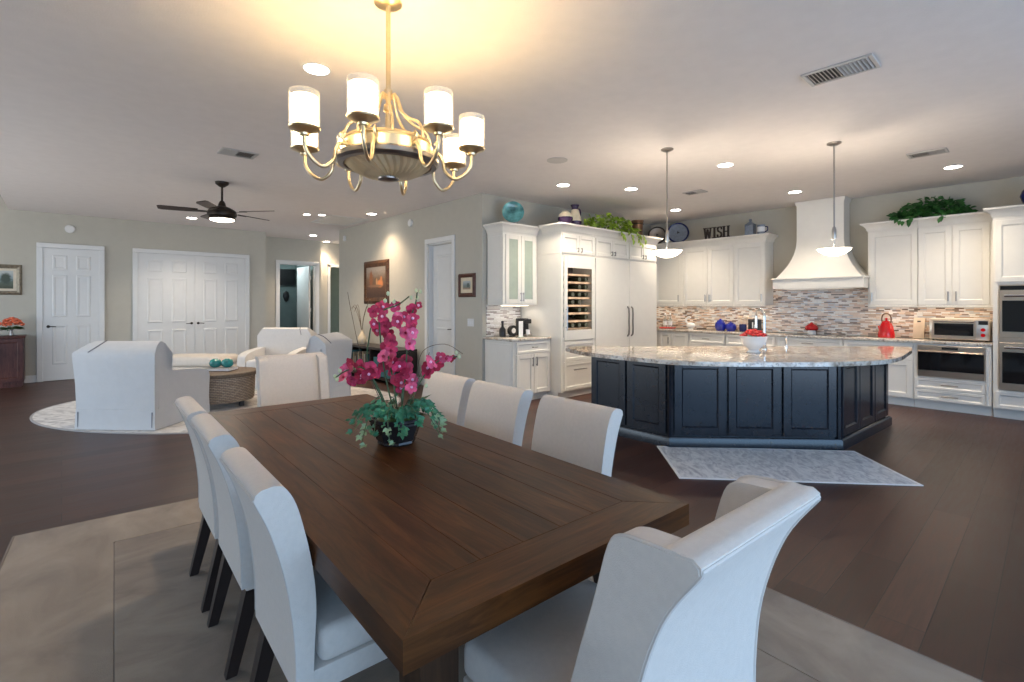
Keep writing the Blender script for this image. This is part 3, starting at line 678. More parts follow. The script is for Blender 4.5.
# ------------------------------------------------------------------ rugs
def rug(name, label, x0, y0, x1, y1, bw, loc, rz, mf, mb, mbind, th=.012, inner=True):
    t = thing(name, label, 'rug', loc, rz)
    if inner:
        B().box(x0 + bw, y0 + bw, .001, x1 - bw, y1 - bw, th, .003, 1).build('field', mf, t, 0)
        b = B()
        for q in ((x0, y0, x1, y0 + bw - .002), (x0, y1 - bw + .002, x1, y1), (x0, y0 + bw - .002, x0 + bw - .002, y1 - bw + .002), (x1 - bw + .002, y0 + bw - .002, x1, y1 - bw + .002)): b.box(q[0], q[1], .001, q[2], q[3], th)
        b.build('border', mb, t, 0)
    else:
        B().box(x0, y0, .001, x1, y1, th).build('field', mf, t, 0)
    b = B(); e_ = .012 if inner else .025
    for q in ((x0 - e_, y0 - e_, x1 + e_, y0), (x0 - e_, y1, x1 + e_, y1 + e_), (x0 - e_, y0, x0, y1), (x1, y0, x1 + e_, y1)): b.box(q[0], q[1], .001, q[2], q[3], th + .001, .003, 1)
    if not inner:
        pass
    b.build('binding', mbind, t, 0)
rug('area_rug', 'large taupe area rug with lighter border beneath the dining table', 0, -5.2, 3.0, 0, .47, (-.21, 4.26, 0), -3.5, M['rugfield'], M['rugborder'], M['rugbind'])
rug('floor_mat', 'pale grey mottled mat on the floor in front of the island', -.905, -.43, .905, .43, .02, (4.677, 1.685, 0), -47.5, M['mat'], M['mat'], M['matbind'], .008, False)
t = thing('oval_rug', 'pale marbled oval rug under the armchairs', 'rug', (1.78, 7.88, 0), -43)
def ell(a, b_, z, n=72): return [(a * cos(2 * pi * k / n), b_ * sin(2 * pi * k / n), z) for k in range(n)]
B().loft([ell(2.36, 1.62, .001), ell(2.36, 1.62, .010)]).build('field', M['ovalrug'], t, 30)
b = B(); b.loft([ell(2.361, 1.621, .001), ell(2.385, 1.645, .001), ell(2.385, 1.645, .010), ell(2.361, 1.621, .012), ell(2.361, 1.621, .001)], cap=False); b.build('binding', M['ovalbind'], t, 30)

# ------------------------------------------------------------------ dining table
TR = -2.5; TL = (.498, .868)
W, LN = 1.052, 2.60
tb = thing('dining_table', 'long dark brown plank dining table with mitred border boards', 'table', (TL[0], TL[1], .0135), TR)
H0 = .748; e = .155
B().box(.004, .004, .678, W - .004, LN - .004, .728).build('top_core', M['gap'], tb, 0)
for poly_, mat_ in (([(0, 0), (W, 0), (W - e, e), (e, e)], 'table_cross'), ([(0, LN), (e, LN - e), (W - e, LN - e), (W, LN)], 'table_cross'), ([(0, 0), (e, e), (e, LN - e), (0, LN)], 'table'), ([(W, 0), (W, LN), (W - e, LN - e), (W - e, e)], 'table')):
    cx = sum(p[0] for p in poly_) / 4; cy = sum(p[1] for p in poly_) / 4
    B().prism([(p[0] + (.0012 if p[0] < cx else -.0012), p[1] + (.0012 if p[1] < cy else -.0012)) for p in poly_], .678, H0, 'xy', .004, 2).build('border_board', M[mat_], tb, 30)
n = 5; pw = (W - 2 * e) / n
for k in range(n):
    B().box(e + k * pw + .0006, e + .0008, .728, e + (k + 1) * pw - .0006, LN - e - .0008, H0 - .0003, .0012, 1).build('plank', M['table'], tb, 0)
b = B(); i0 = .13
for q in ((i0, i0, W - i0, i0 + .025), (i0, LN - i0 - .025, W - i0, LN - i0), (i0, i0, i0 + .025, LN - i0), (W - i0 - .025, i0, W - i0, LN - i0)): b.box(q[0], q[1], .61, q[2], q[3], .677)
b.build('apron', M['table_leg'], tb, 0)
for x in (.155, W - .155):
    for y in (.165, LN - .165):
        b = B(); b.loft([[(x + sx_ * a, y + sy_ * a, z) for sx_, sy_ in ((-1, -1), (1, -1), (1, 1), (-1, 1))] for a, z in ((.042, 0), (.052, .45), (.052, .677))], bev=.005, seg=2); b.build('leg', M['table_leg'], tb, 30)

# ------------------------------------------------------------------ dining chairs (local +y is the front)
def legs(t, xw, yf, yr, rk, top):
    for x in (-xw, xw):
        for y, k in ((yf, .0), (yr, -rk)):
            b = B(); b.loft([[(x + i * a * 1.0, y + j * a + dy, z) for i, j in ((-1, -1), (1, -1), (1, 1), (-1, 1))] for a, z, dy in ((.019, 0, k), (.027, top, 0))], bev=.003, seg=1); b.build('leg', M['darkleg'], t, 30)
def side_chair(name, label, group):
    t = thing(name, label, 'chair', (0, 0, 0), 0, group); hw = .235
    B().box(-hw, -.185, .385, hw, .265, .490, .028, 4).build('seat', M['fabric'], t, 50)
    B().box(-hw + .004, -.235, .315, hw - .004, .258, .384, .006, 2).build('seat_frame', M['fabric'], t, 30)
    rear = spline([(-.250, .33, 0), (-.253, .48, 0), (-.275, .65, 0), (-.315, .80, 0), (-.357, .898, 0)], 4)
    front = spline([(-.312, .928, 0), (-.282, .918, 0), (-.252, .866, 0), (-.226, .77, 0), (-.207, .67, 0), (-.198, .57, 0), (-.202, .47, 0), (-.205, .385, 0)], 4)
    prof = [(p.x, p.y) for p in rear] + [(-.354, .913), (-.34, .923)] + [(p.x, p.y) for p in front] + [(-.205, .33)]
    bk = B().prism(prof, -hw, hw, 'yz', .014, 3).build('back', M['fabric'], t, 50)
    b = B(); pr = [(p.x, p.y) for p in rear[1:]]
    for x in (-hw + .004, hw - .004): b.tube([(x, y + .001, z) for y, z in pr], .0045, 6)
    b.tube([(-hw + .004, pr[-1][0] + .001, pr[-1][1]), (hw - .004, pr[-1][0] + .001, pr[-1][1])], .0045, 6)
    b.build('piping', M['welt'], bk)
    legs(t, .195, .225, -.205, .075, .314)
    return t
def host_chair(name, label, group):
    t = thing(name, label, 'chair', (0, 0, 0), 0, group); hw = .258
    B().box(-hw, -.13, .385, hw, .30, .488, .03, 4).build('seat', M['fabric'], t, 50)
    B().box(-hw + .004, -.275, .315, hw - .004, .292, .384, .006, 2).build('seat_frame', M['fabric'], t, 30)
    rear = spline([(-.275, .33, 0), (-.272, .50, 0), (-.290, .68, 0), (-.345, .85, 0), (-.42, .965, 0)], 5)
    front = spline([(-.385, .986, 0), (-.350, .984, 0), (-.312, .945, 0), (-.275, .86, 0), (-.243, .76, 0), (-.215, .66, 0), (-.197, .56, 0), (-.19, .46, 0), (-.19, .385, 0)], 4)
    prof = [(p.x, p.y) for p in rear] + [(-.421, .978), (-.406, .988)] + [(p.x, p.y) for p in front] + [(-.19, .33)]
    bk = B().prism(prof, -hw, hw, 'yz', .014, 3).build('back', M['fabric'], t, 50)
    wf = spline([(-.39, .982, 0), (-.32, .979, 0), (-.258, .972, 0), (-.226, .942, 0), (-.19, .82, 0), (-.145, .68, 0), (-.11, .56, 0), (-.09, .49, 0)], 4)
    wp = [(p.x + .002, p.y) for p in rear] + [(-.416, .975), (-.405, .982)] + [(p.x, p.y) for p in wf] + [(-.09, .33)]
    for s in (-1, 1):
        a, c = (-hw - .002, -hw + .068) if s < 0 else (hw - .068, hw + .002)
        w_ = B().prism(wp, a, c, 'yz', .014, 3).build('wing', M['fabric'], t, 50)
        b = B(); x = s * (hw - .004)
        b.tube([(x, -.41, .98)] + [(x, p.x, p.y + .001) for p in wf], .0042, 6); b.build('piping', M['welt'], w_)
    b = B(); b.tube([(-hw + .004, p.x, p.y) for p in rear[2:]] + [(-hw + .004, -.420, .970), (hw - .004, -.420, .970)] + [(hw - .004, p.x, p.y) for p in rear[:1:-1]], .0042, 6)
    b.build('piping', M['welt'], bk)
    legs(t, .225, .25, -.235, .05, .314)
    return t
def tpos(x, y):
    a = radians(TR); return (TL[0] + x * cos(a) - y * sin(a), TL[1] + x * sin(a) + y * cos(a), .0135)
G = 'cream side chairs along the dining table'
sc = side_chair('dining_chair', 'cream side chair nearest the camera on the left side of the table', G)
sc.location = tpos(.206, .765); sc.rotation_euler = (0, 0, radians(-90 + TR))
for lab, x, y, r in (('middle cream side chair of the three on the left side of the table', .203, 1.44, -90), ('farthest cream side chair on the left side, beside the far end of the table', .198, 1.97, -90),
                     ('cream side chair on the right of the table nearest the island mat', W + .008, .79, 90), ('middle cream side chair of the three on the right side of the table', W + .015, 1.42, 90), ('farthest cream side chair on the right side, behind the orchids', W + .02, 1.98, 90)):
    dup(sc, lab, tpos(x, y), r + TR)
hc = host_chair('wing_chair', 'large cream winged host chair in the right foreground, seen from behind', 'winged host chairs at the table ends')
hc.location = (1.059, .80, .0135); hc.rotation_euler = (0, 0, radians(-3))
dup(hc, 'cream winged host chair at the far end of the table, facing the camera', (1.36, 3.92, .0135), 172)

# ------------------------------------------------------------------ orchid arrangement
t = thing('orchid_arrangement', 'magenta orchids and trailing ivy in a dark bronze pot on the dining table', 'flower arrangement', (1.19, 2.13, .762))
pr = [(.001, 0), (.085, 0), (.09, .006), (.088, .016), (.094, .022), (.118, .088), (.122, .094), (.122, .104), (.129, .110), (.129, .124), (.118, .124), (.108, .10), (.001, .098)]
B().lathe(pr, seg=8, T=Matrix.Rotation(radians(22), 3, 'Z')).build('pot', M['pot'], t, 20)
B().ball((0, 0, .10), .105, (1, 1, .35), 2).build('moss', M['leafolive'], t)
rnd = random.Random(21)
bloom = [(-0.069, 0.096, 0.626), (-0.026, 0.089, 0.646), (0.023, 0.059, 0.653), (0.071, 0.055, 0.6), (0.079, -0.007, 0.636), (0.124, 0.001, 0.655), (0.008, -0.135, 0.596), (-0.087, 0.07, 0.565), (-0.025, 0.142, 0.531), (-0.027, 0.065, 0.558), (0.008, 0.101, 0.516), (-0.058, -0.051, 0.494), (0.03, -0.035, 0.522), (0.028, -0.094, 0.529), (-0.03, 0.039, 0.463), (0.051, -0.027, 0.472), (-0.044, -0.091, 0.583), (-0.076, -0.007, 0.604), (-0.178, 0.102, 0.383), (-0.145, 0.244, 0.332), (-0.103, 0.166, 0.361), (-0.123, 0.02, 0.372), (-0.162, 0.228, 0.301), (-0.19, 0.075, 0.307), (-0.116, 0.138, 0.306), (-0.133, 0.02, 0.34), (-0.093, -0.05, 0.422), (0.02, 0.082, 0.378), (-0.021, -0.059, 0.375), (-0.031, -0.049, 0.305), (0.086, 0.052, 0.285), (0.053, 0.053, 0.249), (0.095, -0.143, 0.387), (0.195, -0.052, 0.356), (0.115, -0.094, 0.328), (0.177, -0.113, 0.402), (0.141, -0.208, 0.413), (0.251, -0.109, 0.391), (-0.027, 0.076, 0.363), (0.026, 0.103, 0.331), (-0.10, 0.05, 0.345), (-0.06, 0.09, 0.33), (-0.05, -0.04, 0.40), (0.0, -0.06, 0.335), (0.04, -0.02, 0.35), (0.06, -0.05, 0.30), (0.03, -0.09, 0.27), (-0.02, -0.09, 0.30), (-0.12, 0.12, 0.32), (0.06, 0.02, 0.38), (-0.03, 0.0, 0.44), (0.02, 0.03, 0.60), (0.05, -0.05, 0.57), (0.10, -0.12, 0.36)]
buds = [(0.089, -0.038, 0.694), (0.042, -0.06, 0.694), (0.077, -0.085, 0.723), (0.054, -0.086, 0.727), (-0.045, 0.002, 0.713), (-0.058, 0.006, 0.679), (-0.018, -0.005, 0.675), (0.226, -0.194, 0.41), (0.187, -0.224, 0.434), (-0.213, 0.213, 0.313), (-0.207, 0.171, 0.345), (-0.218, 0.178, 0.303), (0.118, -0.073, 0.267)]
for i, p in enumerate(bloom):
    d = Vector((rnd.uniform(-.7, .5) - .35, rnd.uniform(-.7, .4) - .45, rnd.uniform(-.35, .45))).normalized()
    u = d.cross(Vector((0, 0, 1))).normalized(); v = u.cross(d); b = B(); s = rnd.uniform(.030, .040) if i not in (5, 37) else .022
    a0 = rnd.uniform(0, 1.2)
    for k in range(5):
        a = a0 + 2 * pi * k / 5; q = u * cos(a) + v * sin(a)
        b.petal(Vector(p), q * 1 + d * rnd.uniform(-.1, .6), d, s * rnd.uniform(.85, 1.1), s * (1.05 if k in (1, 4) else .8))
    o = b.build('orchid_bloom', M[rnd.choice(('petal', 'petal', 'petal3', 'petal2'))], t, 60)
    bb = B(); bb.ball(Vector(p) + d * .006, .008, (1, 1, 1), 1); bb.build('bloom_heart', M['petalpale' if rnd.random() < .6 else 'petal2'], o)
for p in buds: B().ball(p, .010, (1, .8, 1.2), 1).build('bud', M['bud'], t)
for path in ([(0, 0, .1), (-.04, .03, .3), (-.06, .05, .5), (-.05, .06, .62), (.03, .04, .66), (.05, -.03, .70)], [(.02, 0, .1), (.05, .0, .35), (.05, -.02, .55), (.09, -.02, .66), (.07, -.07, .72)], [(-.02, 0, .1), (-.08, .05, .28), (-.13, .1, .36), (-.18, .17, .34), (-.215, .2, .31)],
             [(.03, -.02, .1), (.07, -.06, .25), (.12, -.11, .36), (.18, -.14, .40), (.22, -.19, .41)], [(0, -.02, .1), (-.03, -.02, .3), (-.06, -.03, .42)], [(0, .03, .1), (-.1, .09, .35), (-.10, .08, .52), (-.09, .07, .56)], [(.04, 0, .1), (.05, .04, .2), (.07, .05, .28)]):
    B().tube(spline(path, 5), .0035, 6).build('flower_stem', M['stem'], t)
for path in ([(.03, -.01, .1), (.06, -.07, .3), (.07, -.12, .44), (.14, -.2, .475), (.2, -.26, .43)], [(.02, .02, .1), (.1, -.05, .32), (.12, -.1, .43)], [(-.02, .02, .1), (-.12, .1, .38), (-.15, .16, .6), (-.16, .19, .72)]):
    B().tube(spline(path, 5), .0015, 5).build('twig', M['twig'], t)
b = B()
for path, l, w in (([(0, 0, .11), (.06, -.02, .19), (.13, -.06, .22)], .2, .08), ([(0, 0, .11), (-.01, -.05, .16), (-.06, -.10, .15)], .16, .06), ([(0, 0, .11), (-.05, .05, .2), (-.09, .1, .19)], .16, .06), ([(.02, 0, .11), (.06, -.08, .16), (.09, -.13, .15)], .15, .06)):
    b.leaf(path[0], Vector(path[2]) - Vector(path[0]), (0, 0, 1), l, w)
b.build('broad_leaves', M['leafolive'], t, 60)
def ivy_leaf(b, p, s, out, nrm):
    d = Vector(out).normalized(); n = Vector(nrm).normalized()
    for a, l in ((0, 1), (.95, .75), (-.95, .75)):
        b.leaf(p, Matrix.Rotation(a, 3, n) @ d, n, s * l, s * .55)
def vine(b, bp, path, m, s, rnd, jit=.02):
    P = spline(path, max(2, m // (len(path) - 1))); VINES.append(P)
    for i, q in enumerate(P):
        c = Vector(q) + Vector((rnd.uniform(-jit, jit), rnd.uniform(-jit, jit), rnd.uniform(-jit, jit)))
        out = Vector((q[0] + rnd.uniform(-.08, .08), q[1] + rnd.uniform(-.08, .08), rnd.uniform(-.15, .03)))
        nn = Vector((q[0] * 3 + rnd.uniform(-.5, .3) - .25, q[1] * 3 + rnd.uniform(-.5, .3) - .3, .55 + rnd.uniform(-.2, .4)))
        ivy_leaf(bp if (bp and i > .72 * len(P)) else b, c, s * rnd.uniform(.75, 1.15), out, nn)
VINES = []; b = B(); bp = B()
for a0, z1, r1 in ((3.6, .08, .2), (3.95, .0, .20), (4.3, .10, .17), (4.75, .10, .17), (5.2, .05, .22), (5.5, .01, .21), (5.75, .10, .2), (3.1, .1, .22), (2.6, .12, .2), (.2, .12, .2), (6.1, .06, .22), (1.2, .12, .2), (2.0, .12, .2), (3.35, .03, .22)):
    vine(b, bp if a0 in (3.35, 5.5, 5.2, 3.95) else None, [(.03 * cos(a0), .03 * sin(a0), .12), (.1 * cos(a0), .1 * sin(a0), .19), (.16 * cos(a0), .16 * sin(a0), .16), (r1 * cos(a0 + .1), r1 * sin(a0 + .1), max(.05, z1))], 16, .036, rnd, .017)
b.build('ivy_foliage', M['leafdark'], t, 60); bp.build('variegated_ivy', M['leafpale'], t, 60)
for P in VINES: B().tube(P, .0022, 5).build('ivy_stem', M['stem'], t)

# ------------------------------------------------------------------ living corner
def armchair(name, label, group):
    t = thing(name, label, 'armchair', (0, 0, 0), 0, group); hw = .46
    b = B(); b.loft([[(-hw * a, -.46 * a, z), (hw * a, -.46 * a, z), (hw * a, .46 * a, z), (-hw * a, .46 * a, z)] for a, z in ((1.012, .004), (.995, .225))], bev=.01, seg=2); b.build('skirt', M['slip'], t, 30)
    for x, y in ((hw - .03, -.463), (-hw + .03, -.463)): B().box(x - .004, y - .004, .03, x + .004, y + .004, .20).build('kick_pleat_shade', M['crease_shade'], t, 0)  # dark slits painting the shade in the skirt pleats
    B().box(-hw + .13, -.20, .226, hw - .13, .455, .34, .015, 2).build('seat_deck', M['slip'], t, 40)
    B().box(-hw + .135, -.17, .341, hw - .135, .47, .475, .04, 4).build('seat_cushion', M['slip'], t, 50)
    rear = [(-.455, .226), (-.462, .5), (-.480, .76), (-.484, .84)]
    prof = rear + [(-.476, .862), (-.42, .905), (-.35, .952), (-.28, .98), (-.235, .955), (-.215, .84), (-.20, .60), (-.19, .45), (-.19, .226)]
    b = B().prism(prof, -hw + .004, hw - .004, 'yz', .02, 3)
    for v in b.bm.verts:
        v.co.x *= 1 + .05 * min(1, max(0, (v.co.z - .4) / .44)) - .20 * max(0, (v.co.z - .86) / .12)
    bk = b.build('back', M['slip'], t, 50)
    b = B(); x = -.30
    b.tube([(x, -.476, .866), (x + .035, -.40, .922), (x + .05, -.35, .955), (x + .045, -.28, .984), (x + .03, -.232, .95), (x + .0, -.215, .85)], .007, 6); b.build('back_fold_shade', M['crease_shade'], bk)  # dark tube painting the shade along the back crease
    arm = [(-.40, .226), (-.40, .80)] + [(p.x, p.y) for p in spline([(-.375, .80, 0), (-.33, .70, 0), (-.22, .64, 0), (.1, .615, 0), (.34, .585, 0), (.44, .545, 0), (.468, .48, 0), (.465, .40, 0)], 4)] + [(.455, .226)]
    for s in (-1, 1):
        a, c = (-hw, -hw + .13) if s < 0 else (hw - .13, hw)
        B().prism(arm, a, c, 'yz', .025, 3).build('arm', M['slip'], t, 50)
    return t
ac = armchair('armchair', 'white slipcovered armchair on the left, its back to the camera', 'white slipcovered armchairs around the wicker table')
ac.location = (.765, 7.385, .013); ac.rotation_euler = (0, 0, radians(-45))
dup(ac, 'white slipcovered armchair on the right, partly behind the far wing chair and orchids', (2.60, 7.22, .013), 45)
dup(ac, 'white slipcovered armchair farthest back, in front of the hall doorway', (2.78, 9.06, .013), 138)
t = thing('wicker_table', 'round wicker drum table with dark slab top on the oval rug', 'table', (1.66, 7.81, .012))
B().lathe([(.001, .08), (.38, .08), (.395, .10), (.405, .38), (.40, .415), (.001, .415)], seg=40).build('drum', M['wicker'], t, 40)
B().lathe([(.001, .416), (.43, .416), (.435, .425), (.435, .465), (.425, .475), (.001, .475)], seg=40).build('table_top', M['wickertop'], t, 40)
for k in range(4):
    a = .6 + k * pi / 2; B().box(.31 * cos(a) - .03, .31 * sin(a) - .03, 0, .31 * cos(a) + .03, .31 * sin(a) + .03, .079, .006, 1).build('foot', M['darkleg'], t, 0)
t = thing('tray_book', 'large pale book lying on the wicker table under the teal glass balls', 'book', (1.65, 7.83, .488), -40)
B().box(-.17, -.13, 0, .17, .13, .010).build('cover', M['book'][4], t, 0); B().box(-.16, -.12, .0105, .165, .12, .038).build('pages', M['white'], t, 0); B().box(-.17, -.13, .0385, .17, .13, .046).build('front_cover', M['book'][3], t, 0)
for x, y, lab in ((1.585, 7.885, 'left teal glass ball on the book on the wicker table'), (1.71, 7.775, 'right teal glass ball on the book on the wicker table')):
    o = B().lathe([(.001, 0), (.04, 0), (.07, .025), (.08, .06), (.065, .10), (.03, .118), (.026, .112), (.001, .106)], seg=24).build('glass_ball', M['teal'], None, 60, (x, y, .5345)); tag(o, lab, 'ornament', 'teal glass balls on the wicker table')
t = thing('bench_ottoman', 'long beige upholstered bench ottoman behind the wicker table', 'ottoman', (1.72, 9.85, .012), -42)
B().box(-.53, -.32, .12, .53, .32, .36, .03, 3).build('base', M['bench'], t, 40)
B().box(-.55, -.33, .361, .55, .33, .53, .075, 5).build('cushion', M['bench'], t, 60)
for x in (-.43, .43):
    for y in (-.25, .25): B().lathe([(.001, 0), (.02, 0), (.03, .119), (.001, .119)], (x, y, 0), 10).build('leg', M['darkleg'], t)
# credenza with coral flowers
t = thing('credenza', 'mahogany cabinet against the wall at the left edge', 'cabinet', (-1.35, 11.90, 0))
B().box(-.02, -.02, .83, .89, .48, .868, .006, 2).build('top', M['mahog'], t, 30)
B().box(0, 0, .08, .87, .47, .829).build('body', M['mahog'], t, 0)
B().box(.012, .012, 0, .858, .468, .079).build('plinth', M['mahog'], t, 0)
for a, c, h in ((.01, .433, .38), (.437, .86, .49)):
    dd = shaker(a, c, .10, .82, 0, .02, .06, t, 'door', M['mahog']); b = B(); pull(b, h, -.02, .58, .12, False); b.build('handle', M['nickel'], dd)
t = thing('coral_bouquet', 'coral flower bouquet in a small vase on the mahogany cabinet', 'flower vase', (-.64, 12.08, .869))
B().lathe([(.001, 0), (.03, 0), (.034, .02), (.022, .06), (.02, .09), (.03, .10), (.001, .10)], seg=16).build('vase', M['pewter'], t)
b = B(); rnd = random.Random(5)
for k in range(60):
    a = rnd.random() * 6.28; r = .15 * math.sqrt(rnd.random()); b.ball((r * cos(a), r * sin(a), .17 + .13 * (1 - (r / .16) ** 2) + rnd.uniform(-.01, .01)), .027, (1, 1, .8), 1)
b.build('blossoms', M['coral'], t)
b = B()
for k in range(34):
    a = rnd.random() * 6.28; b.leaf((.03 * cos(a), .03 * sin(a), .10 + rnd.random() * .03), (cos(a), sin(a), rnd.uniform(-.1, .35)), (0, 0, 1), .15, .06)
b.build('leaves', M['leafdeep'], t, 60)
def picture(name, label, loc, rz, w, h, fw_, mf, mc, matb=None, d=.04):
    """face towards local -y, centred on loc"""
    t = thing(name, label, 'picture', loc, rz); b = B()
    pr = [(0, 0), (-.2 * fw_, .6 * d), (-.45 * fw_, d), (-.8 * fw_, d * .7), (-fw_, d * .45)]
    rings = [[(-w / 2 - o, -y, -h / 2 - o), (w / 2 + o, -y, -h / 2 - o), (w / 2 + o, -y, h / 2 + o), (-w / 2 - o, -y, h / 2 + o)] for o, y in pr]
    b.loft(rings, cap=False); b.build('frame', mf, t, 30)
    wi, hi = w / 2 - fw_ + .004, h / 2 - fw_ + .004
    if matb:
        B().box(-wi, -d * .3, -hi, wi, -.001, hi).build('mount', M['cream'], t, 0)
        wi -= matb; hi -= matb; B().box(-wi, -d * .36, -hi, wi, -d * .31, hi).build('canvas', mc, t, 0)
    else: B().box(-wi, -d * .36, -hi, wi, -.001, hi).build('canvas', mc, t, 0)
    return t
cv1 = canvas_mat('lake_landscape', [(.1, (.06, .07, .04)), (.35, (.10, .13, .10)), (.5, (.16, .22, .22)), (.65, (.30, .36, .38)), (.9, (.45, .47, .45))], [(.8, .55, .16, .35, (.05, .07, .05)), (.35, .5, .12, .2, (.12, .16, .16))])
picture('landscape_picture', 'framed lake landscape hanging above the mahogany cabinet', (-.86, YD - .002, 1.84), 0, .68, .535, .07, M['goldframe'], cv1, .045)
cv2 = canvas_mat('woodland_painting', [(.05, (.05, .022, .012)), (.35, (.10, .05, .028)), (.6, (.16, .10, .06)), (.9, (.30, .26, .22))], [(.25, .6, .10, .30, (.24, .09, .035)), (.72, .45, .17, .13, (.62, .22, .07)), (.78, .60, .06, .09, (.55, .20, .07)), (.55, .5, .05, .14, (.45, .25, .12)), (.45, .38, .4, .05, (.22, .12, .07))], 12)
picture('woodland_painting', 'large woodland painting in a carved dark frame on the gallery wall', (XP - .002, 9.15, 1.845), -90, 1.06, .87, .13, M['frame'], cv2)
cv3 = canvas_mat('small_print', [(.1, (.35, .24, .16)), (.25, (.16, .18, .14)), (.55, (.22, .26, .25)), (.9, (.42, .46, .46))], [(.7, .5, .2, .3, (.08, .11, .09))])
picture('small_picture', 'small red wood framed picture between the gallery door and the bar', (XP - .002, 6.15, 1.705), -90, .43, .37, .065, M['redframe'], cv3, .06)
# console below the painting
t = thing('console_bookcase', 'low dark console bookcase against the gallery wall below the painting', 'bookcase', (4.20, 9.5, 0), -90)
b = B()
for q in ((0, 0, .58, 1.95, .42, .62), (.0, .01, 0, .04, .42, .579), (1.91, .01, 0, 1.95, .42, .579), (.955, .01, 0, .99, .42, .579), (.04, .01, .06, 1.91, .42, .10), (.04, .40, .101, 1.91, .42, .579)): b.box(*q)
b.build('carcass', M['darkleg'], t, 0)
rnd = random.Random(8); x = .06
for k in range(16):
    w = rnd.uniform(.03, .055); h = rnd.uniform(.26, .40)
    if x + w > .94: break
    o = B().box(-w / 2, -.10, 0, w / 2, .10, h, .003, 1).build('book', M['book'][k % 5], None, 0, (4.20 + .18, 9.5 - x - w / 2, .102)); o.rotation_euler = (0, 0, -pi / 2)
    tag(o, 'book standing in the left bay of the low console bookcase', 'book', 'books in the console bookcase'); x += w + .003
t = thing('book_box', 'teal storage box in the right bay of the console bookcase', 'box', (4.24, 8.03, .102)); B().box(0, -.38, 0, .34, .42, .34, .01, 2).build('box_body', M['book'][0], t, 0); B().box(-.012, -.10, .2, -.001, .10, .24, .003, 1).build('handle', M['darkleg'], t, 0)
t = thing('dry_branches', 'thin bare branches in a slim vase on the console under the painting', 'vase', (4.40, 9.25, .622))
B().lathe([(.001, 0), (.06, 0), (.085, .06), (.075, .14), (.03, .22), (.028, .27), (.036, .28), (.001, .275)], seg=20).build('vase', M['cream'], t)
rnd = random.Random(4)
for k in range(7):
    a = rnd.random() * 6.28; s = rnd.uniform(.2, .42); h = rnd.uniform(.45, .75)
    B().tube(spline([(0, 0, .2), (.12 * s * cos(a) - .02, .3 * s * sin(a), .2 + h * .5), (.35 * s * cos(a) - .04, s * sin(a), .2 + h), (.45 * s * cos(a + .2) - .05, s * 1.4 * sin(a + .2), .2 + h * .85)], 4), .004, 5).build('branch', M['twig'], t)
# wall gadgets
def tagged(o, lab, cat, g=None): return tag(o, lab, cat, g)
tagged(B().lathe([(.001, 0), (.075, 0), (.075, .018), (.062, .032), (.001, .034)], T=Matrix.Rotation(pi / 2, 3, 'X'), seg=24).build('smoke_detector', M['trim'], None, 40, (.116, YD - .002, 2.81)), 'round white detector on the wall above the single white door', 'smoke detector')
tagged(B().lathe([(.001, 0), (.07, 0), (.07, .018), (.058, .03), (.001, .032)], T=Matrix.Rotation(-pi / 2, 3, 'Y'), seg=24).build('smoke_detector', M['trim'], None, 40, (XP - .002, 7.83, 2.87)), 'round white detector high on the gallery wall', 'smoke detector')
t = thing('motion_sensor', 'small white security sensor high at the hall corner of the gallery wall', 'sensor', (XP, 10.6, 2.86)); B().box(-.05, -.035, -.06, 0, .035, .06, .012, 2).build('housing', M['trim'], t); B().box(-.056, -.022, -.045, -.0505, .022, -.005, .002, 1).build('lens', M['white'], t)
t = thing('switch_plate', 'white light switch plate below the small picture', 'light switch', (XP - .002, 6.06, 1.13)); B().box(-.008, -.08, -.06, 0, .08, .06, .003, 1).build('plate', M['trim'], t)
for k in (-1, 0, 1): B().box(-.013, k * .046 - .014, -.03, -.0085, k * .046 + .014, .03, .002, 1).build('rocker', M['white'], t)
# ------------------------------------------------------------------ things on top of the cabinets
ZT = 2.613
t = thing('glass_plate', 'round marbled teal glass plate on a stand above the bar cabinet', 'plate', (4.99, 5.46, 2.603), -38)
T = Matrix.Rotation(radians(80), 3, 'X')
B().lathe([(.001, .0), (.06, .0), (.14, .025), (.165, .045), (.165, .055), (.14, .037), (.06, .012), (.001, .012)], (0, .04, .178), 36, T).build('plate', M['tealpatina'], t, 40)
b = B()
for s in (-1, 1): b.tube([(s * .06, -.05, .022), (s * .06, -.045, .006), (s * .06, .06, .006), (s * .03, .12, .006), (0, .055, .17)], .005, 6)
b.build('stand', M['bronze'], t)
def vessel(name, label, cat, loc, parts, sc=1, hd=None):
    t = thing(name, label, cat, loc)
    for nm, mt, pr in parts: B().lathe([(r * sc, z * sc) for r, z in pr], seg=28).build(nm, M[mt], t, 40)
    if hd: B().tube(spline([tuple(q * sc for q in p) for p in hd[1]], 5), hd[2] * sc, 8).build('handle', M[hd[0]], t)
    return t
vessel('round_vase', 'squat round cream and plum vase on the tall cabinets, left of the jug', 'vase', (5.63, 4.99, ZT), [('base', 'purple', [(.001, 0), (.05, 0), (.095, .03), (.115, .08), (.112, .11), (.001, .11)]), ('neck', 'cream', [(.001, .111), (.112, .111), (.098, .15), (.06, .185), (.045, .19), (.05, .205), (.04, .2), (.001, .195)])])
vessel('jug', 'tall cream jug with plum base and dark lip on the tall cabinets', 'jug', (5.90, 5.03, ZT), [('base', 'purple', [(.001, 0), (.085, 0), (.1, .02), (.105, .085), (.001, .085)]), ('body', 'cream', [(.001, .086), (.105, .086), (.095, .14), (.07, .22), (.055, .27), (.001, .27)]), ('lip', 'purple', [(.001, .271), (.055, .271), (.05, .30), (.07, .345), (.06, .345), (.04, .30), (.001, .30)])], .98, ('purple', [(.055, 0, .30), (.12, 0, .28), (.13, 0, .2), (.09, 0, .14)], .012))
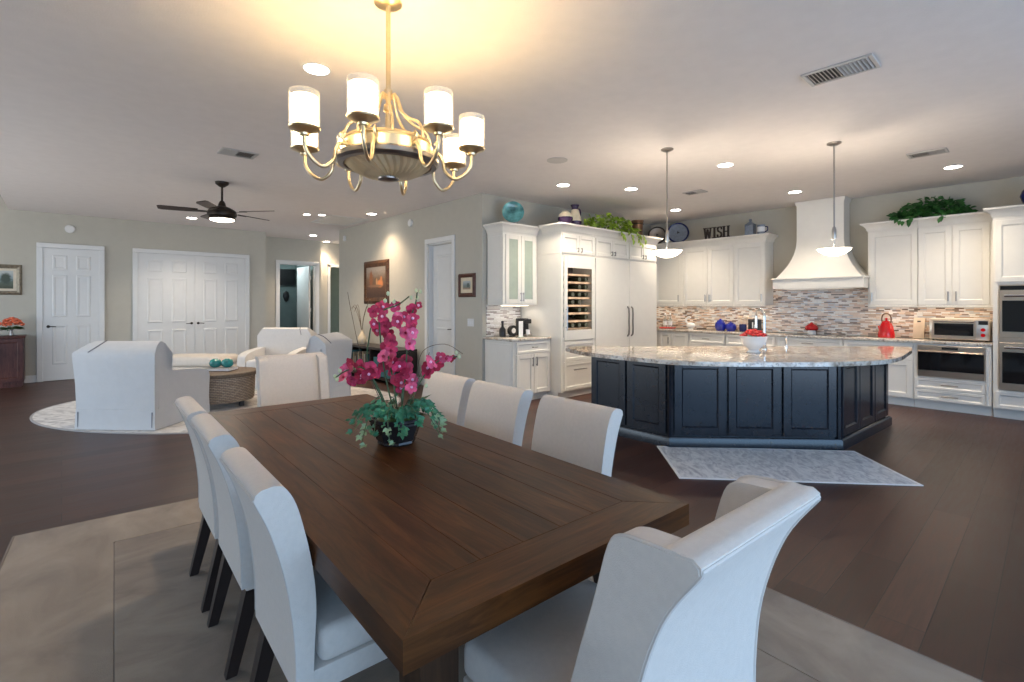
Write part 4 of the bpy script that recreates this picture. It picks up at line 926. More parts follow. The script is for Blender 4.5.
def bush(name, label, loc, pts, mt, n, s, rz=0, hang=()):
    t = thing(name, label, 'plant', loc, rz); rnd = random.Random(len(label)); b = B()
    for k in range(n):
        x, y, z, rx, ry, rz_ = rnd.choice(pts)
        while 1:
            q = Vector((rnd.uniform(-1, 1), rnd.uniform(-1, 1), rnd.uniform(-1, 1)))
            if q.length < 1: break
        c = Vector((x + q.x * rx, y + q.y * ry, max(.01, z + q.z * rz_)))
        b.leaf(c, (q.x + rnd.uniform(-.4, .4), q.y * .8 - .3, rnd.uniform(-.6, .3)), (rnd.uniform(-.4, .4), -.8 + rnd.uniform(-.4, .4), .7), s * rnd.uniform(.7, 1.2), s * rnd.uniform(.55, .8))
    for path, m in hang:
        for q in spline(path, m): b.leaf(Vector(q) + Vector((rnd.uniform(-.04, .04), rnd.uniform(-.02, .01), rnd.uniform(-.02, .02))), (rnd.uniform(-.7, .7), -.3, -1), (0, -1, .3), s, s * .65)
    b.build('foliage', M[mt], t, 60)
    b = B()
    for k in range(9):
        x, y, z, rx, ry, rz_ = pts[k % len(pts)]; b.tube([(x * .3, .05, .02), (x + rnd.uniform(-.5, .5) * rx, y, z), (x + rnd.uniform(-1, 1) * rx, y - .02, z + rz_ * .5)], .004, 5)
    for path, m in hang: b.tube(spline(path, 4), .003, 5)
    b.build('vines', M['stem'], t)
    return t
bush('trailing_pothos', 'bright green trailing plant spilling over the tall cabinet crown', (6.66, 4.98, ZT), [(-.35, 0, .10, .2, .10, .10), (0, 0, .16, .26, .12, .14), (.3, -.02, .14, .26, .12, .12), (.50, -.06, .06, .16, .1, .05)], 'leafbright', 260, .10,
     hang=[([(.15, -.02, .06), (.18, -.15, .01), (.20, -.165, -.10)], 3), ([(.38, -.02, .06), (.42, -.15, .01), (.48, -.165, -.13)], 4), ([(.6, -.04, .06), (.66, -.15, .0), (.70, -.165, -.17)], 4), ([(.72, -.05, .05), (.80, -.15, .0), (.84, -.165, -.07)], 3)])
bush('ivy_garland', 'dark green ivy heaped on the right wall cabinets', (8.98, 1.20, ZT), [(-.30, 0, .07, .13, .1, .07), (-.14, 0, .14, .16, .12, .12), (.03, 0, .17, .18, .12, .14), (.2, 0, .13, .16, .12, .11), (.32, 0, .06, .12, .1, .06)], 'leafdeep', 520, .08, -90,
     hang=[([(-.2, -.08, .05), (-.16, -.17, .02), (-.15, -.195, -.03)], 3), ([(.1, -.08, .05), (.15, -.17, .02), (.17, -.195, -.025)], 3), ([(-.3, -.08, .04), (-.28, -.17, .02), (-.28, -.195, -.02)], 2)])
t = thing('copper_bucket', 'hammered copper bucket on the tall cabinets, right of the trailing plant', 'bucket', (7.50, 4.96, ZT))
B().lathe([(.001, 0), (.085, 0), (.10, .24), (.108, .25), (.108, .265), (.095, .262), (.08, .02), (.001, .02)], seg=24).build('pail', M['copper'], t, 40)
B().ring(.103, .009, (0, 0, .20), 24, 6).build('band', M['bronze'], t); B().ring(.092, .008, (0, 0, .06), 24, 6).build('band', M['bronze'], t)
for y, x, r, lab, mt in ((5.05, 9.05, .20, 'round blue grey plate on a stand in the kitchen corner, behind the left pendant', 'bluegrey'), (5.40, 8.86, .17, 'dark round plate on a stand deep in the kitchen corner', 'pewter')):
    t = thing('decorative_plate', lab, 'plate', (x, y, ZT), -60, 'plates standing in the kitchen corner'); T = Matrix.Rotation(radians(80), 3, 'X')
    B().lathe([(.001, 0), (r * .55, 0), (r * .65, .012), (r, .03), (r, .038), (r * .62, .02), (.001, .012)], (0, .035, r + .012), 32, T).build('plate', M[mt], t, 40)
    B().ring(r * .97, .016, (0, 0, r + .012), 32, 8, T).build('rim', M['navy' if mt == 'bluegrey' else 'iron'], t)
    B().lathe([(.001, .012), (.03, .012), (.03, .02), (.001, .02)], (0, -.0, r + .012), 3, T).build('emblem', M['black'], t)
    b = B()
    for s in (-1, 1): b.tube([(s * .05, -.05, .02), (s * .05, -.045, .005), (s * .05, .09, .005), (0, .07, r)], .005, 6)
    b.build('stand', M['iron'], t)
# WISH sign
t = thing('word_sign', 'dark rusted WISH letters standing on the wall cabinet', 'sign', (8.86, 4.43, ZT), -90)
def strokes(segs, x0, w, h, th, z0=.0):
    b = B(); d = .03
    for i, (ax, az, bx, bz, k) in enumerate(segs):
        A = Vector((x0 + ax * w, 0, z0 + az * h)); Bq = Vector((x0 + bx * w, 0, z0 + bz * h)); dr = (Bq - A); l = dr.length; dr.normalize(); n = Vector((-dr.z, 0, dr.x)) * th * k / 2
        yy = .0004 * i
        b.loft([[A + n + Vector((0, -d / 2 - yy, 0)), Bq + n + Vector((0, -d / 2 - yy, 0)), Bq - n + Vector((0, -d / 2 - yy, 0)), A - n + Vector((0, -d / 2 - yy, 0))], [A + n + Vector((0, d / 2 + yy, 0)), Bq + n + Vector((0, d / 2 + yy, 0)), Bq - n + Vector((0, d / 2 + yy, 0)), A - n + Vector((0, d / 2 + yy, 0))]])
    return b
Wd = [(.0, .94, .34, .94, .6), (.66, .94, 1.0, .94, .6), (.36, .94, .62, .94, .5), (.14, .94, .30, .03, 1.1), (.30, .03, .5, .85, .8), (.5, .85, .70, .03, 1.1), (.70, .03, .87, .94, .8)]
Id = [(.0, .94, 1, .94, .6), (.0, .06, 1, .06, .6), (.5, .94, .5, .06, 1.2)]
Sd = [(.92, .72, .86, .92, .8), (.9, .93, .2, .93, .7), (.2, .94, .08, .74, 1), (.08, .74, .25, .57, 1), (.2, .58, .8, .44, 1.1), (.78, .46, .92, .28, 1), (.92, .28, .8, .08, 1), (.82, .07, .1, .07, .7), (.12, .08, .08, .30, .8)]
Hd = [(.0, .94, .40, .94, .6), (.60, .94, 1, .94, .6), (.0, .06, .40, .06, .6), (.60, .06, 1, .06, .6), (.2, .94, .2, .06, 1.1), (.8, .94, .8, .06, 1.1), (.2, .5, .8, .5, .6)]
for nm, s, x0, w in (('letter_w', Wd, 0, .165), ('letter_i', Id, .175, .075), ('letter_s', Sd, .262, .09), ('letter_h', Hd, .362, .13)): strokes(s, x0, w, .21, .023, .004).build(nm, M['iron'], t, 0)
t = thing('tin_lantern', 'blue grey tin lantern with knob on the wall cabinet nearest the hood', 'lantern', (8.92, 3.60, ZT), -90)
B().box(-.075, -.075, 0, .075, .075, .02, .004, 1).build('base', M['bluegrey'], t, 0)
b = B()
for x in (-.062, .062):
    for y in (-.062, .062): b.box(x - .009, y - .009, .0205, x + .009, y + .009, .175)
b.build('frame', M['bluegrey'], t, 0); B().box(-.052, -.052, .021, .052, .052, .172).build('glass_body', M['bluegrey'], t, 0)
B().lathe([(.10, .176), (.105, .185), (.04, .225), (.02, .235), (.02, .25), (.03, .265), (.02, .285), (.001, .288)], seg=4, T=Matrix.Rotation(pi / 4, 3, 'Z')).build('roof', M['bluegrey'], t, 20)
t = vessel('blue_white_mug', 'blue and white mug on the wall cabinet right of the tin lantern', 'mug', (8.92, 3.42, ZT), [('base', 'bluegrey', [(.001, 0), (.07, 0), (.075, .02), (.075, .05), (.001, .05)]), ('body', 'white', [(.001, .051), (.074, .051), (.074, .15), (.001, .15)]), ('rim', 'bluegrey', [(.001, .151), (.075, .151), (.078, .19), (.07, .19), (.066, .16), (.001, .16)])], .85, ('navy', [(.0, -.07, .15), (.0, -.12, .14), (0, -.12, .07), (0, -.072, .05)], .011))
vessel('navy_vase', 'navy glazed round vase on the tall oven cabinet at the right edge', 'vase', (8.78, .17, ZT), [('body', 'navy', [(.001, 0), (.06, 0), (.11, .05), (.135, .13), (.115, .2), (.06, .25), (.05, .28), (.065, .30), (.055, .30), (.04, .28), (.001, .27)])])

# ------------------------------------------------------------------ things on the worktops
ZC = .9235
t = thing('soap_tray', 'dark red tray holding two labelled bottles in the kitchen corner', 'tray', (9.05, 5.28, ZC), -90); B().box(-.15, -.07, 0, .15, .07, .02, .006, 1).build('tray_body', M['redglaze'], t, 30)
for y, lab in ((5.33, 'left clear bottle with white label on the dark red tray'), (5.22, 'right clear bottle with white label on the dark red tray')):
    t = thing('bottle', lab, 'bottle', (9.05, y, ZC + .0205), 0, 'bottles on the dark red tray')
    B().lathe([(.001, 0), (.038, 0), (.04, .01), (.04, .15), (.014, .2), (.013, .25), (.001, .25)], seg=20).build('body', M['water'], t); B().lathe([(.0405, .04), (.041, .04), (.041, .12), (.0405, .12)], seg=20, hollow=True).build('label_band', M['white'], t); B().lathe([(.001, .251), (.016, .251), (.016, .285), (.001, .285)], seg=12).build('cap', M['white'], t)
t = thing('bird_figurine', 'white long necked bird figurine on the worktop in the kitchen corner', 'figurine', (9.05, 4.78, ZC), -90)
B().ball((0, 0, .075), .07, (1.3, .8, .8), 3).build('bird_body', M['white'], t); B().tube(spline([(-.06, 0, .10), (-.10, 0, .16), (-.07, 0, .22), (-.03, 0, .235), (.0, 0, .22)], 5), [.02] * 8 + [.017] * 8 + [.018] * 4 + [.008], 10).build('neck', M['white'], t); B().lathe([(.001, 0), (.05, 0), (.045, .02), (.001, .02)], seg=16).build('foot', M['white'], t)
vessel('cobalt_jar', 'taller cobalt blue lidded jar on the range worktop', 'jar', (9.0, 4.17, ZC), [('body', 'cobalt', [(.001, 0), (.07, 0), (.095, .04), (.10, .09), (.085, .15), (.06, .165), (.001, .165)]), ('lid', 'cobalt', [(.001, .166), (.065, .166), (.06, .185), (.02, .20), (.018, .215), (.001, .22)])])
vessel('cobalt_teapot', 'lower cobalt blue pot beside the taller blue jar', 'jar', (8.98, 3.97, ZC), [('body', 'cobalt', [(.001, 0), (.065, 0), (.095, .04), (.097, .08), (.075, .125), (.05, .135), (.001, .135)]), ('lid', 'cobalt', [(.001, .136), (.052, .136), (.045, .15), (.012, .158), (.014, .172), (.001, .176)])], 1)
t = vessel('utensil_crock', 'dark blue crock holding kitchen utensils', 'crock', (8.99, 3.76, ZC), [('pot', 'navy', [(.001, 0), (.05, 0), (.06, .02), (.062, .11), (.055, .13), (.05, .128), (.05, .03), (.001, .03)])])
rnd = random.Random(2)
for k in range(6):
    a = k * 1.05; x, y = .05 * cos(a), .05 * sin(a)
    o = B(); o.tube([(x * .35, y * .35, .033), (x * 1.0, y * 1.0, .14), (x * 1.5, y * 1.5, .22)], .005, 6); o.ball((x * 1.6, y * 1.6, .245), .022, (.6, 1, 1.4), 1)
    tag(o.build('utensil', M['board' if k % 2 else 'steel'], None, 60, (8.99, 3.76, ZC)), 'kitchen utensil standing in the dark blue crock', 'utensil', 'utensils in the dark blue crock')
t = thing('framed_sign', 'small black framed sign with white marking behind the faucet', 'sign', (9.08, 3.59, ZC), -90)
b = B()
for q in ((-.11, 0, -.085, .22), (.085, 0, .11, .22), (-.085, 0, .085, .025), (-.085, .195, .085, .22)): b.box(q[0], -.012, q[1], q[2], .012, q[3])
b.build('frame', M['black'], t, 0); B().box(-.084, -.004, .026, .084, .010, .194).build('panel', M['black'], t, 0)
B().box(-.045, -.007, .06, -.025, -.0045, .165, .002, 1).build('white_marking', M['white'], t, 0); B().box(-.012, -.007, .06, .048, -.0045, .125, .004, 1).build('white_marking', M['white'], t, 0)
B().box(-.03, .013, 0, .03, .07, .012).build('easel_foot', M['black'], t, 0)
t = thing('red_figurine', 'small red mushroom shaped ornament with white foot by the cooktop', 'ornament', (9.14, 2.71, ZC))
B().lathe([(.001, 0), (.065, 0), (.065, .03), (.05, .06), (.001, .06)], seg=20).build('foot', M['white'], t); B().lathe([(.001, .061), (.085, .061), (.098, .085), (.085, .13), (.03, .165), (.015, .185), (.001, .19)], seg=24).build('cap', M['redglaze'], t)
t = thing('red_kettle', 'red enamel kettle with arched handle on the range worktop', 'kettle', (8.98, 1.68, ZC), -35)
B().lathe([(.001, 0), (.10, 0), (.106, .012), (.10, .06), (.082, .14), (.058, .19), (.001, .19)], seg=32).build('body', M['redglaze'], t, 40); B().lathe([(.001, .191), (.056, .191), (.05, .205), (.014, .215), (.012, .23), (.02, .24), (.001, .25)], seg=20).build('lid', M['redglaze'], t)
B().tube([(0, .07, .06), (0, .12, .11), (0, .135, .14)], [.022, .015, .011], 10).build('spout', M['redglaze'], t)
B().tube(spline([(0, .065, .18), (0, .08, .24), (0, .045, .295), (0, -.045, .295), (0, -.08, .24), (0, -.065, .18)], 5), .009, 8).build('handle', M['copper'], t)
for o in [q for q in COL.objects if q.parent == t]: o.scale = (1, 1, 1.16)
t = thing('cutting_board', 'pale wooden board leaning on the backsplash between kettle and toaster oven', 'cutting board', (9.10, 1.33, ZC), -90)
B().box(-.065, 0, 0, .065, .022, .30, .008, 2, T=Matrix.Rotation(radians(-12), 3, 'X')).build('board', M['board'], t, 30); B().box(-.02, -.004, .235, .02, -.0005, .255, T=Matrix.Rotation(radians(-12), 3, 'X')).build('grip_slot', M['darkleg'], t, 0)
t = thing('toaster_oven', 'stainless toaster oven with red dials on the range worktop', 'toaster oven', (8.76, 1.165, ZC), -90)
B().box(0, 0, .018, .60, .36, .30, .012, 2).build('body', M['steel'], t, 30)
B().box(.03, -.022, .03, .47, -.001, .285, .004, 1).build('glass_door', M['steel'], t, 0)
B().box(.055, -.026, .075, .445, -.0225, .235, .002, 1).build('window', M['blackglass'], t, 0)
b = B(); b.tube([(.05, -.055, .262), (.45, -.055, .262)], .009, 8)
for x in (.07, .43): b.tube([(x, -.022, .262), (x, -.055, .262)], .006, 6)
b.build('handle', M['chrome'], t)
B().box(.49, -.004, .225, .58, -.0005, .275).build('display', M['black'], t, 0)
for z in (.16, .09): B().lathe([(.001, 0), (.024, 0), (.022, .022), (.001, .022)], (.535, -.001, z), 16, Matrix.Rotation(pi / 2, 3, 'X')).build('dial', M['redglaze'], t)
for x in (.04, .56):
    for y in (.04, .30): B().lathe([(.001, 0), (.014, 0), (.014, .0175), (.001, .0175)], (x, y, 0), 8).build('foot', M['black'], t)
# bar items
t = vessel('decanter', 'small dark bottle at the left end of the bar worktop', 'bottle', (4.92, 5.62, ZC), [('body', 'black', [(.001, 0), (.05, 0), (.052, .02), (.05, .11), (.018, .15), (.016, .2), (.001, .2)]), ('stopper', 'black', [(.001, .201), (.02, .201), (.022, .23), (.001, .24)])])
t = thing('bar_clock', 'small round black clock on the bar worktop', 'clock', (5.03, 5.52, ZC), 0); B().lathe([(.001, -.03), (.075, -.03), (.08, -.02), (.08, .03), (.001, .03)], (0, 0, .09), 28, Matrix.Rotation(pi / 2, 3, 'X')).build('case', M['black'], t, 40); B().lathe([(.001, .0305), (.04, .0305), (.04, .033), (.001, .033)], (0, 0, .09), 24, Matrix.Rotation(pi / 2, 3, 'X')).build('dial', M['white'], t); B().box(-.05, -.03, 0, .05, .03, .012, .003, 1).build('foot', M['black'], t)
t = thing('tissue_stand', 'white upright card stand at the front of the bar worktop', 'stand', (4.98, 5.28, ZC), 10); B().box(-.05, -.004, .012, .05, .004, .24, .002, 1).build('card', M['white'], t, 0); B().box(-.055, -.03, 0, .055, .03, .0115, .003, 1).build('foot', M['frost'], t, 0)
t = thing('coffee_machine', 'slim black coffee machine beside the wine refrigerator panel on the bar', 'coffee machine', (5.30, 5.52, ZC), 0)
B().box(-.06, -.02, 0, .06, .16, .27, .015, 2).build('tower', M['black'], t, 30); B().box(-.055, -.10, 0, .055, -.021, .03, .006, 1).build('drip_tray', M['nickel'], t, 30); B().box(-.05, -.09, .19, .05, -.021, .26, .012, 2).build('brew_head', M['black'], t, 30); B().lathe([(.001, .031), (.03, .031), (.035, .1), (.03, .1), (.026, .04), (.001, .04)], (0, -.06, 0), 16).build('cup', M['white'], t)

# ------------------------------------------------------------------ ceiling fixtures
def lamp(name, kind, loc, col, power, size=.05, spot=None, rot=None):
    l = bpy.data.lights.new(name, kind); l.color = col; l.energy = power
    if kind == 'AREA': l.shape = 'RECTANGLE'; l.size, l.size_y = size
    else: l.shadow_soft_size = size
    if spot: l.spot_size = radians(spot); l.spot_blend = .9
    o = bpy.data.objects.new(name, l); COL.objects.link(o); o.location = loc
    if rot: o.rotation_euler = rot
    return o
WARM = (1, .85, .66)
CANP = 105
cans = [((1.33, 3.51), 'round recessed light just behind the chandelier, over the dining table'), ((5.19, 4.64), 'recessed light in front of the jug and trailing plant'), ((6.10, 4.14), 'recessed light in front of the panelled refrigerator, left of the left pendant'),
        ((5.87, 2.66), 'recessed light between the two pendants'), ((8.06, 2.61), 'recessed light just in front of the range hood'), ((8.0, .84), 'recessed light above the right wall cabinets and ivy'), ((8.06, 4.54), 'recessed light in the kitchen corner behind the left pendant'),
        ((4.25, 8.53), 'recessed light close to the woodland painting'), ((3.38, 9.40), 'left of two small recessed lights near the ceiling hatch'), ((3.61, 9.26), 'right of two small recessed lights near the ceiling hatch'), ((4.54, 12.2), 'recessed light in the hall alcove above the dark doorway'), ((1.87, 11.29), 'recessed light left of the ceiling fan'), ((5.27, 13.22), 'recessed light in the passage beyond the hall doorway')]
for (x, y), lab in cans:
    t = thing('recessed_light', lab, 'ceiling light', (x, y, CE), 0, 'round recessed ceiling lights'); s = .7 if 'two small' in lab else 1
    B().lathe([(.082 * s, 0), (.098 * s, 0), (.095 * s, -.006), (.082 * s, -.004)], seg=32, hollow=True).build('trim_ring', M['trim'], t)
    B().lathe([(.001, 0), (.081 * s, 0), (.081 * s, -.0035), (.001, -.0035)], seg=32).build('lens', M['can'], t)
    p = CANP * (.5 if s < 1 or 'dining' in lab else 1)
    if x > 7.9: p *= .55 if 'hood' in lab else .95
    lamp('downlight', 'SPOT', (x, y, CE - .015), (WARM if y < 7 else (1, .76, .52)) if x > 3 else (1, .86, .7), p, .09, 120)
def vent(label, x, y, lx, ly, style):
    t = thing('ceiling_vent', label, 'ceiling vent', (x, y, CE))
    b = B(); fw_ = .025
    for q in ((-lx / 2, -ly / 2, lx / 2, -ly / 2 + fw_), (-lx / 2, ly / 2 - fw_, lx / 2, ly / 2), (-lx / 2, -ly / 2 + fw_, -lx / 2 + fw_, ly / 2 - fw_), (lx / 2 - fw_, -ly / 2 + fw_, lx / 2, ly / 2 - fw_)): b.box(q[0], q[1], -.014, q[2], q[3], -.001, .003, 1)
    b.build('frame', M['vent'], t, 0); B().box(-lx / 2 + fw_, -ly / 2 + fw_, -.003, lx / 2 - fw_, ly / 2 - fw_, -.0015).build('backing', M['ventdark'], t, 0)
    b = B(); n = int((ly if ly > lx else lx) / .026)
    for k in range(n):
        u = (k + .5) / n - .5
        if ly > lx:
            yy = u * (ly - 2 * fw_); tl = .007 if u < 0 else -.007
            b.loft([[(-lx / 2 + fw_, yy - tl - .0025, -.004), (lx / 2 - fw_, yy - tl - .0025, -.004), (lx / 2 - fw_, yy + tl - .0025, -.016), (-lx / 2 + fw_, yy + tl - .0025, -.016)], [(-lx / 2 + fw_, yy - tl, -.004), (lx / 2 - fw_, yy - tl, -.004), (lx / 2 - fw_, yy + tl, -.016), (-lx / 2 + fw_, yy + tl, -.016)]])
        else:
            xx = u * (lx - 2 * fw_); tl = .007 if u < 0 else -.007
            b.loft([[(xx - tl - .0025, -ly / 2 + fw_, -.004), (xx - tl - .0025, ly / 2 - fw_, -.004), (xx + tl - .0025, ly / 2 - fw_, -.016), (xx + tl - .0025, -ly / 2 + fw_, -.016)], [(xx - tl, -ly / 2 + fw_, -.004), (xx - tl, ly / 2 - fw_, -.004), (xx + tl, ly / 2 - fw_, -.016), (xx + tl, -ly / 2 + fw_, -.016)]])
    b.build('louvres', M['vent'], t, 0); return t
vent('large louvred ceiling vent right of the chandelier, above the island mat', 4.08, 1.03, .26, .43, 0)
vent('louvred ceiling vent left of the chandelier', 1.435, 6.05, .36, .26, 0)
vent('narrow louvred ceiling vent near the recessed light above the right wall cabinets', 7.03, .95, .22, .34, 0)
vent('small louvred ceiling vent between the kitchen corner and the left pendant', 6.96, 3.61, .2, .3, 0)
o = B().lathe([(.001, -.001), (.12, -.001), (.118, -.008), (.001, -.010)], seg=32).build('ceiling_speaker', M['vent'], None, 40, (4.23, 3.875, CE)); tag(o, 'flat round speaker grille in the ceiling left of the left pendant', 'speaker')
t = thing('ceiling_hatch', 'flat square access hatch in the ceiling near the gallery wall', 'hatch', (4.12, 9.65, CE), 0); B().box(-.34, -.5, -.004, .34, .5, -.001).build('panel', M['trim'], t, 0)
b = B()
for q in ((-.38, -.54, .38, -.505), (-.38, .505, .38, .54), (-.38, -.505, -.345, .505), (.345, -.505, .38, .505)): b.box(q[0], q[1], -.012, q[2], q[3], -.001)
b.build('frame', M['trim'], t, 0)
# pendants
for x, y, lab in ((4.80, 2.805, 'left pendant with alabaster bowl over the island'), (5.89, 1.54, 'right pendant with alabaster bowl over the island')):
    t = thing('pendant_lamp', lab, 'pendant lamp', (x, y, 0), 0, 'alabaster bowl pendants over the island'); zb = 1.915
    B().lathe([(.001, CE - .001), (.065, CE - .001), (.065, CE - .012), (.03, CE - .03), (.001, CE - .03)], seg=24).build('ceiling_canopy', M['nickel'], t)
    B().tube([(0, 0, CE - .03), (0, 0, zb + .30)], .008, 8).build('rod', M['nickel'], t)
    B().lathe([(.001, zb + .17), (.018, zb + .17), (.022, zb + .19), (.02, zb + .27), (.012, zb + .30), (.001, zb + .30)], seg=16).build('socket_cup', M['nickel'], t)
    B().lathe([(.006, zb + .012), (.006, zb + .17), (.001, zb + .17)], seg=10).build('bowl_stem', M['nickel'], t)
    B().lathe([(.001, zb), (.04, zb + .002), (.09, zb + .018), (.135, zb + .05), (.156, zb + .078), (.151, zb + .080), (.13, zb + .055), (.085, zb + .025), (.001, zb + .010)], seg=40).build('bowl', M['bowl'], t, 60)
    B().ring(.157, .005, (0, 0, zb + .078), 40, 8).build('rim', M['nickel'], t)
    lamp('pendant_bulb', 'POINT', (x + .05, y + .05, zb + .10), WARM, 11, .03)
# ceiling fan
t = thing('ceiling_fan', 'dark bronze five blade ceiling fan with lit lamp', 'ceiling fan', (1.62, 7.66, 0))
B().lathe([(.001, CE - .001), (.085, CE - .001), (.08, CE - .03), (.03, CE - .07), (.001, CE - .07)], seg=28).build('ceiling_canopy', M['bronze'], t)
B().lathe([(.014, CE - .07), (.014, 2.80), (.001, 2.80)], seg=12).build('downrod', M['bronze'], t)
B().lathe([(.001, 2.82), (.025, 2.82), (.04, 2.79), (.05, 2.75), (.10, 2.73), (.165, 2.69), (.18, 2.65), (.175, 2.615), (.15, 2.60), (.001, 2.60)], seg=40).build('motor_housing', M['bronze'], t, 40)
B().lathe([(.16, 2.599), (.165, 2.575), (.15, 2.57), (.15, 2.599)], seg=40).build('lamp_ring', M['bronze'], t)
B().lathe([(.149, 2.598), (.145, 2.56), (.10, 2.545), (.001, 2.54), (.001, 2.598)], seg=40).build('lamp_lens', M['fanlens'], t, 60)
for k in range(5):
    a = radians(24 + 72 * k); R = Matrix.Rotation(a, 3, 'Z') @ Matrix.Rotation(radians(11), 3, 'X')
    b = B(); b.prism([(.28, -.05), (.40, -.066), (.68, -.07), (.72, -.05), (.725, .05), (.68, .066), (.40, .062), (.28, .05)], -.005, .005, 'xy')
    for v in b.bm.verts: v.co = R @ v.co + Vector((0, 0, 2.672))
    bl = b.build('blade', M['blade'], t, 0)
    b = B(); b.prism([(.15, -.02), (.22, -.03), (.34, -.035), (.36, 0), (.34, .035), (.22, .03), (.15, .02)], -.012, -.006, 'xy')
    for v in b.bm.verts: v.co = R @ v.co + Vector((0, 0, 2.672))
    b.build('blade_iron', M['bronze'], bl, 0)
lamp('fan_bulb', 'SPOT', (1.62, 7.66, 2.53), WARM, 70, .1, 165)
# chandelier
CXY = (1.330, 2.474)
t = thing('chandelier', 'large brass chandelier with eight lit glass cylinder shades over the dining table', 'chandelier', (CXY[0], CXY[1], -.014), 0)
B().lathe([(.001, CE + .013), (.075, CE + .013), (.075, CE + .009), (.055, CE + .002), (.02, CE - .004), (.001, CE - .004)], seg=28).build('ceiling_canopy', M['brass'], t)
B().lathe([(.013, CE - .004), (.013, 2.62), (.022, 2.615), (.022, 2.59), (.014, 2.58), (.014, 2.54), (.026, 2.53), (.026, 2.50), (.015, 2.49), (.015, 2.40), (.03, 2.385), (.05, 2.36), (.001, 2.355)], seg=16).build('stem', M['brass'], t, 40)
B().lathe([(.001, 2.354), (.11, 2.352), (.19, 2.345), (.232, 2.33), (.237, 2.315), (.232, 2.31), (.242, 2.30), (.242, 2.245), (.001, 2.245)], seg=56).build('drum_band', M['brass'], t, 40)
B().lathe([(.23, 2.244), (.26, 2.244), (.275, 2.232), (.275, 2.21), (.262, 2.196), (.236, 2.194), (.23, 2.21)], seg=56).build('drum_rim', M['pewter'], t, 40)
b = B(); n = 64; rg = []
for r, z in ((.231, 2.205), (.19, 2.172), (.13, 2.145), (.05, 2.130), (.045, 2.128)):
    rg.append([((r) * cos(2 * pi * k / n + (.25 - r) * 2.0), r * sin(2 * pi * k / n + (.25 - r) * 2.0), z + (.004 if k % 2 else -.004)) for k in range(n)])
b.loft(rg, cap=False); b.build('fluted_dish', M['dish'], t, 20)
B().lathe([(.001, 2.112), (.03, 2.115), (.055, 2.122), (.058, 2.132), (.04, 2.138), (.001, 2.138)], seg=28).build('bottom_boss', M['pewter'], t)
RA = .46; AV = math.atan2(-.673 * 0 + .7396, .673)
for k in range(8):
    # arms at steps of 45 degrees, one pointing straight back at the table head
    a = radians(-90 + 45 * k) + (AV - pi / 2); R = Matrix.Rotation(a, 3, 'Z')
    arm = spline([(.238, 0, 2.262), (.275, 0, 2.262), (.30, 0, 2.225), (.315, 0, 2.165), (.365, 0, 2.125), (.42, 0, 2.15), (.455, 0, 2.20), (RA, 0, 2.255)], 5)
    b = B().tube([R @ Vector(p) for p in arm], .0095, 8); ar = b.build('arm', M['brass'], t, 60)
    c = R @ Vector((RA, 0, 0))
    B().lathe([(.010, 2.255), (.022, 2.257), (.024, 2.267), (.05, 2.28), (.071, 2.287), (.075, 2.295), (.067, 2.298), (.001, 2.297)], (c.x, c.y, 0), 24).build('cup', M['brass'], ar, 40)
    B().tube([R @ Vector(p) for p in ((.245, .0, 2.275), (.268, 0, 2.29), (.275, 0, 2.31), (.262, 0, 2.325), (.252, 0, 2.312))], .008, 8).build('scroll', M['brass'], ar, 60)
    z0 = 2.301
    sh = B().lathe([(.057, z0), (.059, z0 + .004), (.059, z0 + .143), (.057, z0 + .145), (.055, z0 + .143), (.055, z0 + .004)], (c.x, c.y, 0), 32, hollow=True); sh.build('opal_shade', M['shade'], t, 40)
    B().lathe([(.069, z0), (.0705, z0 + .002), (.0705, z0 + .166), (.069, z0 + .168), (.0675, z0 + .166), (.0675, z0 + .002)], (c.x, c.y, 0), 32, hollow=True).build('glass_cylinder', M['glass'], t, 40)
    lamp('chandelier_bulb', 'POINT', (CXY[0] + c.x, CXY[1] + c.y, z0 + .08), (1, .66, .27), 2.2, .03)
for k in range(8):
    a = radians(22 + 45 * k); R = Matrix.Rotation(a, 3, 'Z')
    B().tube([R @ Vector(p) for p in spline([(.018, 0, 2.575), (.045, 0, 2.585), (.06, 0, 2.55), (.085, 0, 2.49), (.14, 0, 2.44), (.20, 0, 2.41), (.225, 0, 2.37), (.232, 0, 2.32)], 5)], .008, 8).build('scroll_brace', M['brass'], t, 60)

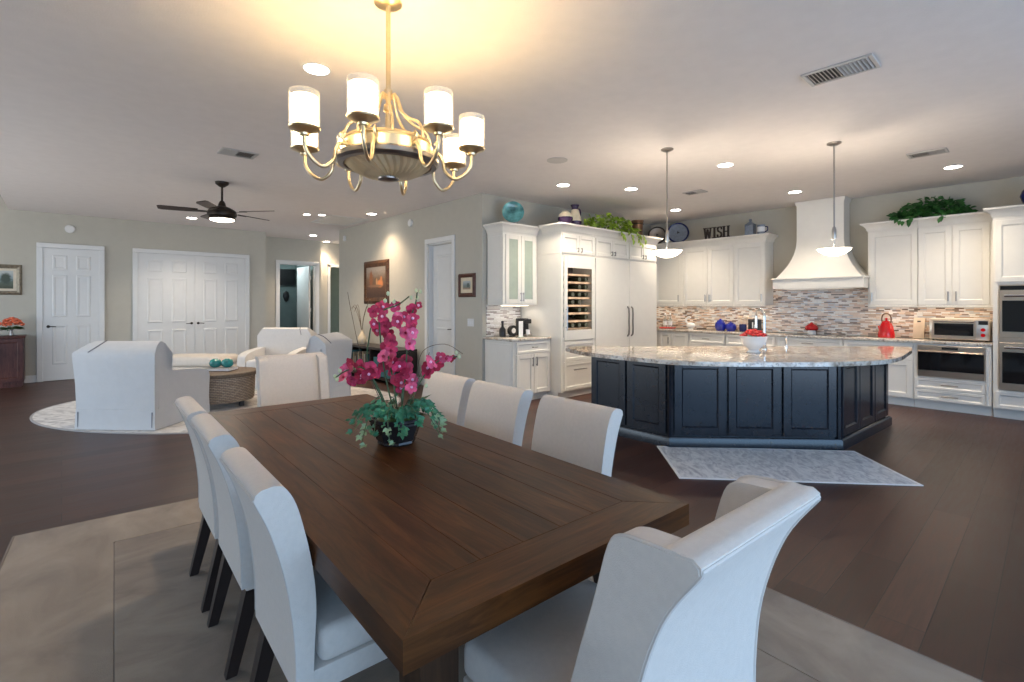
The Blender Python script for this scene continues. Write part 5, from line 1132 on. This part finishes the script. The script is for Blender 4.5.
# ------------------------------------------------------------------ light, camera
w = bpy.data.worlds.new('World'); SC.world = w; w.use_nodes = True; nt = w.node_tree; nt.nodes.clear()
o = nt.nodes.new('ShaderNodeOutputWorld'); bg = nt.nodes.new('ShaderNodeBackground'); L(nt, bg.outputs[0], o.inputs[0])
tc = N(nt, 'TexCoord'); se = N(nt, 'SeparateXYZ'); L(nt, tc.outputs['Generated'], se.inputs[0])
r = ramp(nt, [(.30, (.9, .90, .88)), (.49, (.8, .84, .86)), (.51, (.50, .76, 1.0)), (.8, (.45, .66, 1.0))])
mr = N(nt, 'MapRange'); mr.inputs[1].default_value = -1; mr.inputs[2].default_value = 1; L(nt, se.outputs[2], mr.inputs[0]); L(nt, mr.outputs[0], r.inputs[0]); L(nt, r.outputs[0], bg.inputs[0])
bg.inputs[1].default_value = 1.25
for x, y, l_, ax in STRIPS: lamp('strip_light', 'AREA', (x, y, 1.378), (1, .86, .68), .75, (l_, .04) if ax else (.04, l_))
DAY = (.30, .58, 1.0)
def day(x, z, sx, sz, p): lamp('window_daylight', 'AREA', (x, -2.98, z), DAY, p, (sx, sz), rot=(radians(90), 0, 0))
day(-1.3, 1.35, 4.2, 2.5, 49); day(3.1, 1.35, 4.0, 2.5, 49)
lamp('window_daylight', 'AREA', (-4.03, 8.0, 1.35), (.88, .94, 1.0), 55, (6.4, 2.4), rot=(radians(90), 0, radians(-90)))
lamp('wine_shelf_fill', 'AREA', (X0 + .41, YU + .004, 1.49), (1, .9, .78), 2.2, (.54, .9), rot=(radians(90), 0, 0))  # added fill panel behind the glass, unseen, brightens the shelf fronts
lamp('dark_room_fill', 'POINT', (4.2, 14.2, 2.6), (.8, .95, 1), 22, .1)  # unseen fill added so the room behind the doorway isn't black
cam = bpy.data.cameras.new('Camera'); co = bpy.data.objects.new('Camera', cam); COL.objects.link(co)
co.location = (0, 0, 1.43); co.rotation_euler = (radians(90), 0, radians(-42.3))
cam.sensor_width = 36; cam.lens = 36 * 495 / 1024; cam.shift_y = -38 / 1024; cam.clip_start = .05
SC.camera = co
vs = SC.view_settings; vs.view_transform = 'Standard'; vs.look = 'None'; vs.gamma = 1; vs.use_curve_mapping = False; vs.exposure = 0.93
